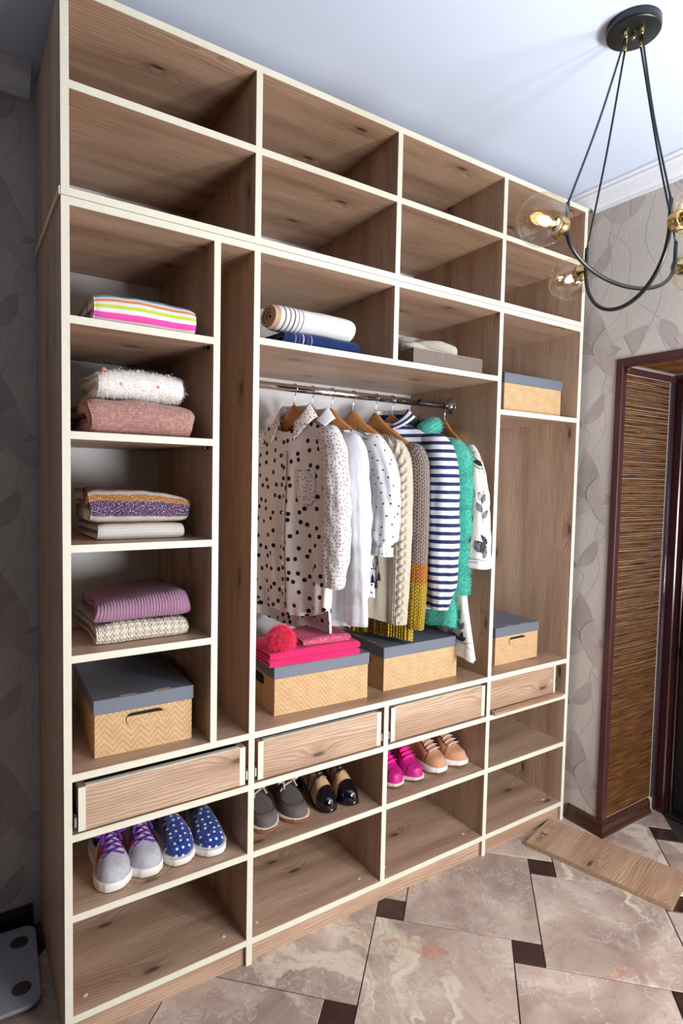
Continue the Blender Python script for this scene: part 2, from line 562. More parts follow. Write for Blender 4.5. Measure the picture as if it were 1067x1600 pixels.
def wall_print(parent, to3, hs, vs, clip):
    """lotus flowers, leaves and vines printed on the wallpaper; to3(h, v, lift)"""
    layers = {}
    def poly(key, pts, lift):
        mb = layers.setdefault(key, MB())
        pts = [q for q in pts]
        if not all(clip(*q) for q in pts):
            return
        V = [to3(h, v, lift) for h, v in pts]
        mb.add(V, [tuple(range(len(V)))])
    def strip(key, pts, w, lift):
        mb = layers.setdefault(key, MB())
        P = np.array(pts)
        T = np.gradient(P, axis=0)
        T /= np.linalg.norm(T, axis=1)[:, None] + 1e-9
        Nn = np.stack([-T[:, 1], T[:, 0]], 1) * w / 2
        for k in range(len(P) - 1):
            q = [P[k] - Nn[k], P[k + 1] - Nn[k + 1], P[k + 1] + Nn[k + 1], P[k] + Nn[k]]
            if all(clip(*z) for z in q):
                mb.add([to3(z[0], z[1], lift) for z in q], [(0, 1, 2, 3)])
    def petal(cx, cy, ang, L, W, tone, lift, curl=0.0):
        t = np.linspace(0, 1, 15)
        prof = W / 2 * np.sin(PI * t ** 0.85) ** 0.9
        mid = curl * L * np.sin(PI * t)
        ca, sa = math.cos(ang), math.sin(ang)
        A = [(cx + ca * L * a - sa * (m + w), cy + sa * L * a + ca * (m + w)) for a, w, m in zip(t, prof, mid)]
        B = [(cx + ca * L * a - sa * (m - w), cy + sa * L * a + ca * (m - w)) for a, w, m in zip(t, prof, mid)]
        for k in range(len(t) - 1):
            poly('petal%d' % tone, [B[k], B[k + 1], A[k + 1], A[k]], lift)
        strip('outline', A, 0.0018, lift + 0.00008)
        strip('outline', B, 0.0018, lift + 0.00008)
        for off2 in (-0.4, 0.0, 0.4):
            strip('outline', [(cx + ca * L * a - sa * (m + w * off2), cy + sa * L * a + ca * (m + w * off2)) for a, w, m in zip(t[1:-1], prof[1:-1], mid[1:-1])], 0.0007, lift + 0.00006)
    D = math.radians
    for h0 in hs:
        for v0 in vs:
            e = 0.0003
            petal(h0 + 0.00, v0, D(100), 0.235, 0.105, 0, e, 0.02)
            petal(h0 - 0.01, v0, D(140), 0.20, 0.10, 2, e * 2, 0.05)
            petal(h0 + 0.01, v0, D(62), 0.20, 0.10, 2, e * 3, -0.04)
            petal(h0 + 0.00, v0, D(28), 0.225, 0.10, 0, e * 4, -0.10)
            petal(h0 - 0.00, v0, D(168), 0.19, 0.085, 1, e * 5, 0.10)
            petal(h0 + 0.00, v0 - 0.005, D(2), 0.165, 0.075, 1, e * 6, -0.16)
            petal(h0 + 0.005, v0 - 0.002, D(82), 0.125, 0.082, 1, e * 7, 0.0)
            petal(h0 - 0.055, v0 + 0.335, D(55), 0.15, 0.06, 0, e, -0.08)
            petal(h0 - 0.06, v0 + 0.33, D(150), 0.12, 0.055, 2, e * 2, 0.06)
            petal(h0 + 0.24, v0 + 0.12, D(-65), 0.15, 0.06, 0, e, 0.06)
            for cp in ([(0.0, 0.0), (-0.03, 0.17), (0.04, 0.32), (0.02, 0.47), (0.06, 0.585)],
                       [(-0.12, 0.10), (-0.03, 0.28), (-0.05, 0.335), (0.05, 0.46), (0.10, 0.62)],
                       [(0.10, -0.02), (0.20, 0.10), (0.24, 0.25), (0.17, 0.42), (0.20, 0.585)],
                       [(0.24, 0.12), (0.12, 0.24), (0.11, 0.40), (0.02, 0.50)],
                       [(-0.02, 0.0), (-0.12, -0.06), (-0.20, -0.02), (-0.26, 0.10)]):
                strip('vine', smooth_path([(h0 + a, v0 + b) for a, b in cp], 40), 0.0016, 0.0002)
    for k, mb in layers.items():
        mt = PETAL[int(k[-1])] if k.startswith('petal') else (LINE if k == 'vine' else LINE2)
        if mb.V:
            mb.build('wallpaper_print', mt, parent, smooth=False)

FL_Z = [0.155 + 0.582 * k for k in range(-1, 5)]
wall_print(wall_right, lambda h, v, e: (WALL_X - e, -h, v), [-0.43, 0.055], [z for z in FL_Z],
           lambda h, v: -0.5 < h < -DOOR_Y - 0.002 and 0.0 < v < CEIL_Z)
hdr = bpy.data.objects['wall_right_header']
wall_print(hdr, lambda h, v, e: (WALL_X - e, -h, v), [0.055, 0.54, 1.02], [z for z in FL_Z],
           lambda h, v: -DOOR_Y + 0.001 < h < 1.05 and DOOR_Z < v < CEIL_Z)
wall_print(wall_back, lambda h, v, e: (h, BACK_Y - e, v), [-0.58, -0.085], [z + 0.17 for z in FL_Z],
           lambda h, v: -0.95 < h < -0.002 and 0.0 < v < CEIL_Z)

# crown moulding and baseboards
MOULD = plain('crown_white', (222, 226, 234), 0.6, var=0.02)
def extrude_profile(name, prof, fn, mat, n=2):
    """prof (a,b) outline; fn(k,a,b) -> 3d for k in 0..n-1"""
    V = [fn(k, a, b) for k in range(n) for a, b in prof]
    m = len(prof)
    F = [(k * m + i, k * m + (i + 1) % m, (k + 1) * m + (i + 1) % m, (k + 1) * m + i) for k in range(n - 1) for i in range(m)]
    F += [tuple(range(m))[::-1], tuple((n - 1) * m + i for i in range(m))]
    return mesh(name, V, F, mat, None, np.array([(p[0] + p[1], p[2]) for p in V]), smooth=False)
crown = [(0, 0), (0, -0.066), (0.010, -0.066), (0.013, -0.056), (0.024, -0.050), (0.046, -0.026), (0.052, -0.020), (0.064, -0.018), (0.064, -0.010), (0.082, -0.009), (0.082, 0)]
struct(extrude_profile('trim_1', crown, lambda k, a, b: (WALL_X - a, (-0.006, ROOM_Y0)[k], CEIL_Z + b), MOULD))
crown_cut = [(0, 0), (0, -0.048), (0.0262, -0.048), (0.046, -0.026), (0.052, -0.020), (0.064, -0.018), (0.064, -0.010), (0.082, -0.009), (0.082, 0)]
struct(extrude_profile('trim_6', crown_cut, lambda k, a, b: (WALL_X - a, (BACK_Y - 0.002, -0.006)[k], CEIL_Z + b), MOULD))
struct(extrude_profile('trim_2', crown, lambda k, a, b: ((ROOM_X0, -0.022)[k], BACK_Y - a, CEIL_Z + b), MOULD))

g = NT('brown_baseboard')
tc = g.n('ShaderNodeTexCoord').outputs['Object']
col = g.ramp(g.noise(g.scale(tc, 6, 6, 120), 1.0, 4), [(0.3, lin(44, 24, 17)), (0.7, lin(78, 46, 33))])
BASEB = g.fin(col, 0.35, 0, 0.5)
bb = [(0, 0), (0.020, 0), (0.020, 0.012), (0.014, 0.020), (0.013, 0.045), (0.006, 0.060), (0, 0.062)]
struct(extrude_profile('baseboard_right', bb, lambda k, a, b: (WALL_X - a, (-0.004, DOOR_Y - a)[k], b), BASEB))
struct(extrude_profile('baseboard_reveal', bb, lambda k, a, b: ((WALL_X - a, REVEAL_X - 0.03)[k], DOOR_Y - a, b), BASEB))
struct(extrude_profile('baseboard_near', bb, lambda k, a, b: (WALL_X - a, (DOOR_Y2, ROOM_Y0)[k], b), BASEB))
BLACKB = plain('black_baseboard', (26, 20, 18), 0.4, var=0.2)
struct(extrude_profile('baseboard_back', [(0, 0), (0.016, 0), (0.016, 0.05), (0.010, 0.066), (0, 0.068)], lambda k, a, b: ((ROOM_X0, -0.03)[k], BACK_Y - a, b), BLACKB))

# door opening: maroon trim, bamboo lining, frame, dark door
MAROON = plain('maroon_trim', (70, 38, 37), 0.38, var=0.12, scale=14)
FRAME = plain('dark_maroon_frame', (48, 18, 22), 0.22, var=0.15, scale=10, spec=0.6)
DOORM = plain('near_black_door', (20, 18, 20), 0.42, var=0.2, scale=20, bump=0.2)
BRASS = plain('brass', (184, 142, 70), 0.25, 1.0, var=0.08)
trim = struct(empty('trim_3', (WALL_X, DOOR_Y, 0)))
def child_box(par, name, x0, x1, y0, y1, z0, z1, mat, grain='x', bev=0.0):
    l = par.location
    return box(name, x0 - l.x, x1 - l.x, y0 - l.y, y1 - l.y, z0 - l.z, z1 - l.z, mat, par, grain, bev)
child_box(trim, 'upright', WALL_X - 0.006, WALL_X - 0.0005, DOOR_Y - 0.003, DOOR_Y + 0.022, 0.063, DOOR_Z + 0.022, MAROON, 'z', 0.0015)
child_box(trim, 'return', WALL_X - 0.006, WALL_X + 0.024, DOOR_Y - 0.0065, DOOR_Y - 0.0005, 0.064, DOOR_Z - 0.006, MAROON, 'z', 0.0015)
child_box(trim, 'head', WALL_X - 0.006, WALL_X - 0.0005, DOOR_Y2, DOOR_Y - 0.003, DOOR_Z - 0.004, DOOR_Z + 0.022, MAROON, 'y', 0.0015)
child_box(trim, 'head_return', WALL_X - 0.006, WALL_X + 0.024, DOOR_Y2, DOOR_Y - 0.007, DOOR_Z - 0.010, DOOR_Z - 0.0045, MAROON, 'y', 0.0015)
child_box(trim, 'corner_bead', WALL_X + 0.004, REVEAL_X - 0.02, DOOR_Y - 0.026, DOOR_Y - 0.007, DOOR_Z - 0.034, DOOR_Z - 0.0105, MAROON, 'x', 0.004)

g = NT('bamboo_slat')
tc = g.n('ShaderNodeTexCoord').outputs['Object']
f1 = g.noise(g.scale(tc, 9, 9, 130), 1.0, 3)
col = g.ramp(f1, [(0.25, lin(50, 29, 16)), (0.5, lin(92, 58, 31)), (0.75, lin(124, 82, 44))])
col = g.mix(g.m('MULTIPLY', g.step(g.noise(g.scale(tc, 60, 60, 9), 1.0, 3), 0.5, 0.75), 0.5), col, lin(74, 46, 28))
BAMBOO = g.fin(col, 0.26, 0, 0.6)
lining = struct(empty('trim_4', (WALL_X + 0.02, DOOR_Y, 0)))
mb = MB()
z = 0.066
while z < DOOR_Z - 0.04:
    hgt = 0.0075 + random.uniform(-0.0006, 0.0006)
    n = 6
    yb = DOOR_Y - 0.0008
    x0, x1 = WALL_X + 0.024, REVEAL_X - 0.022
    d0, d1 = random.uniform(-.0006, .0006), random.uniform(-.0006, .0006)
    V = []
    for (x, dz) in ((x0, d0), (x1, d1)):
        for k in range(n):
            a = PI * k / (n - 1)
            V.append((x - lining.location.x, yb - DOOR_Y - 0.0034 * math.sin(a), z + hgt / 2 * (1 - math.cos(a)) + dz))
    mb.add(V, [(k, k + 1, n + k + 1, n + k) for k in range(n - 1)])
    z += hgt + 0.0007
sl = mb.build('bamboo_slats', BAMBOO, lining)
sl['kind'] = 'stuff'
sl['label'] = 'brown horizontal bamboo slats lining the side of the door opening'
mb = MB()
y = DOOR_Y - 0.03
while y > DOOR_Y2 + 0.02:
    V = []
    for x in (WALL_X + 0.024, REVEAL_X - 0.022):
        for k in range(5):
            a = PI * k / 4
            V.append((x - lining.location.x, y - DOOR_Y - 0.0038 * (1 - math.cos(a)), DOOR_Z - 0.0006 - 0.0034 * math.sin(a)))
    mb.add(V, [(k, k + 1, 5 + k + 1, 5 + k) for k in range(4)])
    y -= 0.0083
sl = mb.build('bamboo_slats', BAMBOO, lining)
sl['kind'] = 'stuff'

frame = struct(empty('trim_5', (REVEAL_X, DOOR_Y, 0)))
GREYBEAD = plain('glossy_bead', (60, 44, 58), 0.12, var=0.05, spec=0.8)
tube('bead', [(-0.006, -0.010, 0.063), (-0.006, -0.010, DOOR_Z - 0.02)], 0.009, GREYBEAD, frame, 12)
child_box(frame, 'jamb', REVEAL_X + 0.004, REVEAL_X + 0.075, DOOR_Y - 0.05, DOOR_Y - 0.001, 0.0, DOOR_Z - 0.001, FRAME, 'z', 0.004)
child_box(frame, 'jamb_step', REVEAL_X + 0.045, REVEAL_X + 0.10, DOOR_Y - 0.062, DOOR_Y - 0.0505, 0.0, DOOR_Z - 0.03, FRAME, 'z', 0.003)
child_box(frame, 'head_jamb', REVEAL_X + 0.004, REVEAL_X + 0.075, DOOR_Y2 + 0.001, DOOR_Y - 0.051, DOOR_Z - 0.05, DOOR_Z - 0.001, FRAME, 'y', 0.004)
child_box(frame, 'threshold', REVEAL_X + 0.0, REVEAL_X + 0.10, DOOR_Y2 + 0.001, DOOR_Y - 0.051, 0.0, 0.012, plain('threshold_black', (20, 18, 18), 0.5), 'y', 0.003)
door = struct(empty('door_1', (REVEAL_X + 0.06, DOOR_Y - 0.064, 0.015)))
child_box(door, 'door_leaf', REVEAL_X + 0.052, REVEAL_X + 0.10, DOOR_Y2 + 0.055, DOOR_Y - 0.064, 0.015, DOOR_Z - 0.052, DOORM, 'z', 0.003)
dx = REVEAL_X + 0.052 - door.location.x
for zz, rr in ((0.862, 0.017), (0.802, 0.019)):
    e = lathe('lock_escutcheon', [(0.0, 0.0), (rr, 0.0), (rr, 0.004), (rr * .8, 0.007), (0.0, 0.008)], BRASS, door, 24, (-1, 0, 0), (dx, -0.052, zz - 0.015))
    box('keyhole', dx - 0.0095, dx - 0.0082, -0.0535, -0.0505, zz - 0.022, zz - 0.008, BLACK_PL, e)
lathe('door_knob', [(0.0, 0.0), (0.022, 0.0), (0.022, 0.004), (0.009, 0.008), (0.009, 0.02), (0.018, 0.026), (0.021, 0.036), (0.016, 0.046), (0.0, 0.049)], BRASS, door, 28, (-1, 0, 0), (dx, -0.056, 0.69))

# ================================================================== wardrobe
TB, DEP, EB = 0.018, 0.488, 0.0016
XU = dict(L=0.0, T=0.3638, AB=0.4776, BC=0.9583, CD=1.4379, R=1.9041)
ZS = dict(top=2.4998, u1=2.2879, ub=2.0510, lt=2.0314, h=1.7854, a1=1.7665, e=1.6683, a2=1.5013, a3=1.2343, a4=0.9697, c=0.6800, d=0.5300, s=0.3280, bt=0.0700)
ftop = lambda k: ZS[k] + TB / 2      # top face of a shelf
H = TB / 2

def board(par, name, x0, x1, z0, z1, grain, y1=DEP, y0=0.0, band=True, mat=None, ys=None):
    o = box(name, x0, x1, y0 + EB, y1, z0, z1, mat or WOOD, par, grain)
    if band:
        box('edge_band', x0, x1, y0, y0 + EB, z0, z1, CREAM, o, grain)
    return o

up = empty('wardrobe_top_unit', (0, 0, 0), 0, 'open wooden top cabinet of eight empty compartments under the ceiling', 'wardrobe')
lo = empty('open_wardrobe', (0, 0, 0), 0, 'large open wooden wardrobe with cream edges, shelves, drawers and clothes rail', 'wardrobe')
# upper unit
board(up, 'bottom_board', -H, XU['R'] + H, ZS['ub'] - H, ZS['ub'] + H, 'x')
for k in ('L', 'R'):
    board(up, 'side_panel', XU[k] - H, XU[k] + H, ZS['ub'] + H, ZS['top'] + H, 'z')
board(up, 'top_board', H, XU['R'] - H, ZS['top'] - H, ZS['top'] + H, 'x')
for k in ('AB', 'BC', 'CD'):
    board(up, 'divider', XU[k] - H, XU[k] + H, ZS['ub'] + H, ZS['top'] - H, 'z')
for a, b in (('L', 'AB'), ('AB', 'BC'), ('BC', 'CD'), ('CD', 'R')):
    board(up, 'shelf', XU[a] + H, XU[b] - H, ZS['u1'] - H, ZS['u1'] + H, 'x')
box('back_panel', -H, XU['R'] + H, DEP + 0.0005, DEP + 0.004, ZS['ub'] - H, ZS['top'] + H, WHITE_BACK, up)
box('side_strip', -H - 0.004, -H - 0.0003, 0.002, DEP, ZS['ub'] - 0.009, ZS['ub'] + 0.009, plain('light_batten', (224, 198, 168), 0.5), up)
# lower unit
board(lo, 'top_board', -H, XU['R'] + H, ZS['lt'] - H, ZS['lt'] + H, 'x')
for k in ('L', 'AB', 'CD', 'R'):
    board(lo, 'side_panel' if k in 'LR' else 'divider', XU[k] - H, XU[k] + H, 0.0, ZS['lt'] - H, 'z')
board(lo, 'divider', XU['T'] - H, XU['T'] + H, ftop('c'), ZS['lt'] - H, 'z')
board(lo, 'divider', XU['BC'] - H, XU['BC'] + H, ftop('h'), ZS['lt'] - H, 'z')
board(lo, 'divider', XU['BC'] - H, XU['BC'] + H, ftop('bt'), ZS['c'] - H, 'z')
def shelf(a, b, z, name='shelf'):
    return board(lo, name, XU[a] + H, XU[b] - H, ZS[z] - H, ZS[z] + H, 'x')
for z in ('a1', 'a2', 'a3', 'a4'):
    shelf('L', 'T', z)
shelf('AB', 'CD', 'h')
shelf('CD', 'R', 'e')
shelf('L', 'AB', 'c'); shelf('AB', 'CD', 'c'); shelf('CD', 'R', 'c')
cols = (('L', 'AB'), ('AB', 'BC'), ('BC', 'CD'), ('CD', 'R'))
for a, b in cols:
    shelf(a, b, 'd'); shelf(a, b, 's')
for a, b in (('L', 'AB'), ('AB', 'CD'), ('CD', 'R')):
    shelf(a, b, 'bt', 'bottom_board')
CAP = plain('beige_screw_cap', (206, 186, 164), 0.5)
for a, b in cols:
    for x in (XU[a] + 0.045, XU[b] - 0.06):
        lathe('screw_cap', [(0.0065, 0.0), (0.0065, 0.0008), (0.005, 0.0013), (0, 0.0014)], CAP, lo, 14, (0, 0, 1), (x, 0.05, ftop('bt') + 0.0001))
for a, b in (('L', 'AB'), ('AB', 'CD'), ('CD', 'R')):
    board(lo, 'plinth', XU[a] + H, XU[b] - H, 0.0, ZS['bt'] - H, 'x', 0.030, 0.012, band=False)
for nm_, a, b in (('back_panel', 'L', 'AB'), ('back_panel', 'AB', 'CD'), ('back_panel', 'CD', 'R')):
    box(nm_, XU[a], XU[b], DEP + 0.0005, DEP + 0.004, 0.01, ZS['lt'] + H, WHITE_BACK, lo)
# black dowel brackets under shelf corners
for zk, xs in (('u1', 'BC'), ('u1', 'CD')):
    pass
for zk, xk in (('a1', 'T'), ('a2', 'T'), ('d', 'BC'), ('d', 'CD'), ('d', 'R'), ('s', 'R')):
    box('shelf_bracket', XU[xk] - H - 0.012, XU[xk] - H - 0.0004, 0.03, 0.045, ZS[zk] - H - 0.008, ZS[zk] - H - 0.0004, STEEL, lo)

# clothes rail
ROD_Y, ROD_Z, ROD_R = 0.241, 1.708, 0.0125
rail = tube('clothes_rail', [(XU['AB'] + H + 0.001, ROD_Y, ROD_Z), (XU['CD'] - H - 0.001, ROD_Y, ROD_Z)], ROD_R, CHROME, lo, 24)
rail['label'] = 'chrome clothes rail'
for x, d in ((XU['AB'] + H + 0.0005, 1), (XU['CD'] - H - 0.0005, -1)):
    lathe('flange', [(0.0, 0.0), (0.030, 0.0), (0.030, 0.003), (0.020, 0.005), (0.0165, 0.008), (0.0165, 0.022), (ROD_R + .0002, 0.023)], CHROME, rail, 28, (d, 0, 0), (x, ROD_Y, ROD_Z))

# drawers: two side boards with cream front edges, wooden front, rails
def drawer(x0, x1, z0, z1, y0, strips=(1, 1), tilt=0.0, w=0.017):
    dr = bpy.data.objects.new('drawer', None)
    COL.objects.link(dr)
    dr.parent = lo
    dr.location = (x0, y0, z0)
    dr.rotation_euler = (0, 0, tilt)
    W, Hh = x1 - x0, z1 - z0
    for on, xa in ((strips[0], 0.0), (strips[1], W - w)):
        if on:
            o = box('side', xa, xa + w, EB, 0.44, 0, Hh, WOOD, dr, 'y')
            box('edge_band', xa, xa + w, 0, EB, 0, Hh, CREAM, o, 'z')
    xa, xb = (w if strips[0] else 0.0), (W - w if strips[1] else W)
    o = box('drawer_front', xa + 0.0004, xb - 0.0004, 0.0006, 0.017, 0, Hh, WOOD, dr, 'x')
    box('edge_band', xa, xb, 0.0008, 0.0165, Hh, Hh + EB, CREAM, o, 'x')
    box('drawer_back', w + .0004, W - w - .0004, 0.42, 0.438, 0, Hh, WOOD, dr, 'x')
    box('drawer_bottom', w + .0004, W - w - .0004, 0.018, 0.419, 0.006, 0.010, WHITE_BACK, dr)
    for xa, xb in ((-0.0105, -0.0015), (W + 0.0015, W + 0.0105)):
        r = box('slide_rail', xa, xb, 0.004, 0.42, 0.006, 0.042, STEEL, dr, 'y', 0.002)
        box('rail_channel', xa + 0.002, xb - 0.002, 0.0015, 0.0038, 0.012, 0.036, CHROME, r, 'y')
    return dr
drawer(0.0215, 0.4560, 0.5475, 0.6560, -0.006, tilt=0.0)
drawer(0.4985, 0.9380, 0.5455, 0.6570, 0.001)
drawer(0.9790, 1.4190, 0.5460, 0.6600, 0.001)
drawer(1.4580, 1.8450, 0.5520, 0.6660, 0.014, strips=(0, 1), w=0.010)
SLAT = box('loose_batten', -0.205, 0.205, -0.012, 0.012, 0, 0.012, WOOD_RAW, None, 'x', 0.001)
SLAT.location = (1.665, -0.0 + 0.0, ftop('d') + 0.0003)
SLAT.rotation_euler = (0, 0, math.radians(0.5))
tag(SLAT, 'thin raw wooden batten lying in front of the rightmost drawer', 'batten')

# ================================================================== storage boxes
g = NT('kraft_zigzag_print')
uv = g.uv()
u, v, _ = g.sep(uv)
tri = g.m('ABSOLUTE', g.m('SUBTRACT', g.m('MULTIPLY', g.m('FRACT', g.m('DIVIDE', u, 0.045)), 2.0), 1.0))
w = g.m('FRACT', g.m('DIVIDE', g.m('ADD', v, g.m('MULTIPLY', tri, 0.027)), 0.0165))
ln = g.m('MULTIPLY', g.step(w, 0.0, 0.05), g.m('SUBTRACT', 1.0, g.step(w, 0.13, 0.18)))
kc = g.ramp(g.noise(g.scale(uv, 25, 25), 1.0, 4), [(0.3, lin(196, 158, 112)), (0.7, lin(212, 176, 130))])
kc = g.mix(g.m('MULTIPLY', g.step(g.noise(g.scale(uv, 500, 500), 1.0, 2), 0.5, 0.7), 0.15), kc, lin(150, 112, 74))
KRAFT_ZIG = g.fin(g.mix(g.m('MULTIPLY', ln, 0.85), kc, lin(118, 112, 112)), 0.75, 0, 0.2)
KRAFT = plain('plain_kraft', (200, 162, 116), 0.8, var=0.05)
GREY_LID = plain('grey_lid_card', (104, 110, 122), 0.6, var=0.04, scale=20)
HOLE_SHADE = plain('box_inside_shadow_black', (26, 22, 24), 0.9)

def storage_box(label, loc, W, D, Hc, handle, rz=0.0, tabs=True):
    """carton W x D x Hc with overlapping lid; handle in 'front','left',None"""
    r = empty('storage_box', loc, rz, label, 'box', 'zigzag cardboard storage boxes')
    body = bpy.data.objects.new('tmp', None)
    V, F, uvl = [], [], []
    def panel(p0, p1, z0, z1, off=0.0):
        k = len(V)
        L = math.hypot(p1[0] - p0[0], p1[1] - p0[1])
        V.extend([(p0[0], p0[1], z0), (p1[0], p1[1], z0), (p1[0], p1[1], z1), (p0[0], p0[1], z1)])
        F.append((k, k + 1, k + 2, k + 3))
        uvl.extend([(off, z0), (off + L, z0), (off + L, z1), (off, z1)])
    bpy.data.objects.remove(body)
    zt = Hc - 0.004
    panel((0, 0), (W, 0), 0, zt)
    panel((W, 0), (W, D), 0, zt, 0.02)
    panel((W, D), (0, D), 0, zt, 0.01)
    panel((0, D), (0, 0), 0, zt, 0.03)
    k = len(V)
    V += [(0, 0, 0), (W, 0, 0), (W, D, 0), (0, D, 0), (0, 0, zt), (W, 0, zt), (W, D, zt), (0, D, zt)]
    F += [(k + 3, k + 2, k + 1, k), (k + 4, k + 5, k + 6, k + 7)]
    uvl += [(0, 0)] * 8
    c = mesh('carton', V, F, KRAFT_ZIG, r, np.array(uvl), smooth=False)
    # folded edge seams
    o = 0.004
    lh = 0.038
    lid = box('lid', -o, W + o, -o, D + o, Hc - lh, Hc, GREY_LID, r, 'x', 0.0018)
    if handle:
        hw, hh = 0.098, 0.034
        zc = Hc - lh - 0.026
        def place(a, b, lift):
            return ((W / 2 + a, -lift, zc + b) if handle == 'front' else (-lift, D / 2 - a, zc + b))
        def capsule(sx, sz, n=10):
            q = []
            for i in range(2 * n):
                t = PI * i / (n - 0.5) if False else 2 * PI * i / (2 * n)
                cx = (sx - sz) / 2 * (1 if math.cos(t) >= 0 else -1)
                q.append((cx + sz / 2 * math.cos(t), sz / 2 * math.sin(t)))
            return q
        q = capsule(hw, hh)
        hl = mesh('handle_hole_shade', [place(a, b, 0.0004) for a, b in q], [tuple(range(len(q)))], HOLE_SHADE, r, smooth=False)  # flat dark plate; the handle hole's inner shade is put into its colour
        if handle == 'front':
            fl = [(a * 0.97, (b * 0.93 - 0.0015) if b < 0.004 else 0.011 - abs(a) * 0.08) for a, b in q]
            fl += []
            n = len(fl)
            Vf = [place(a, b, 0.0012) for a, b in fl] + [place(a, b, 0.0030) for a, b in fl]
            Ff = [tuple(range(n, 2 * n))] + [(i, (i + 1) % n, n + (i + 1) % n, n + i) for i in range(n)]
            mesh('handle_flap', Vf, Ff, KRAFT_ZIG, r, np.array([(a, b) for a, b in fl] * 2), smooth=False)
    if tabs:
        for t in (0.25, 0.6):
            if handle == 'front':
                box('lid_slot', W * t - 0.002, W * t + 0.042, 0.002, 0.008, Hc + 0.0002, Hc + 0.0008, KRAFT, lid)
            else:
                box('lid_slot', 0.002, 0.008, D * t, D * t + 0.042, Hc + 0.0002, Hc + 0.0008, KRAFT, lid)
    return r
ZC = ftop('c') + 0.0004
storage_box('grey-lidded zigzag box on the floor of the left shelf column', (0.071, 0.060, ZC), 0.250, 0.335, 0.150, 'front', math.radians(-1.5))
storage_box('grey-lidded zigzag box under the folded pink clothes', (0.584, 0.072, ZC), 0.338, 0.252, 0.152, 'left', math.radians(-2.0))
storage_box('grey-lidded zigzag box below the yellow-hemmed sweater and turquoise coat', (1.001, 0.076, ZC), 0.338, 0.252, 0.152, 'left', math.radians(-0.5))
storage_box('grey-lidded zigzag box with front handle right of the white floral coat', (1.553, 0.080, ZC), 0.256, 0.335, 0.150, 'front', math.radians(0.6))
storage_box('grey-lidded zigzag box on the high shelf of the right column', (1.525, 0.055, ftop('e') + 0.0004), 0.335, 0.252, 0.150, None, tabs=False)

# small brown dotted tray box with a white knit in it
g = NT('brown_dot_weave')
uv = g.uv()
vv = g.vor(g.scale(uv, 150, 190), 1.0, 0.0)
col = g.mix(g.m('SUBTRACT', 1.0, g.step(vv.outputs['Distance'], 0.18, 0.30)), lin(58, 40, 33), lin(226, 212, 198))
DOTW = g.fin(col, 0.6)
bx_ = empty('tray_box', (1.052, 0.026, ftop('h') + 0.0004), 0, 'low brown dotted box holding a white knit on the upper shelf', 'box')
for nm_, a in (('wall', (0, .322, 0, .004)), ('wall', (0, .322, .216, .22)), ('wall', (0, .004, .0042, .2158)), ('wall', (.318, .322, .0042, .2158))):
    box(nm_, *a, 0, 0.055, DOTW, bx_, 'x' if nm_ == 'wall' and a[1] - a[0] > .1 else 'y')
box('bottom', 0.0042, 0.3178, 0.0042, 0.2158, 0, 0.004, DOTW, bx_)

# ================================================================== folded clothes
def vnoise(x, y, seed=0, oct=3):
    s = 0
    rg = np.random.default_rng(seed)
    for k in range(oct):
        f = 2 ** k
        for _ in range(3):
            a, b, p = rg.normal(0, 1), rg.normal(0, 1), rg.uniform(0, 6.28)
            s = s + np.sin(f * (a * x + b * y) + p) / f / 3
    return s

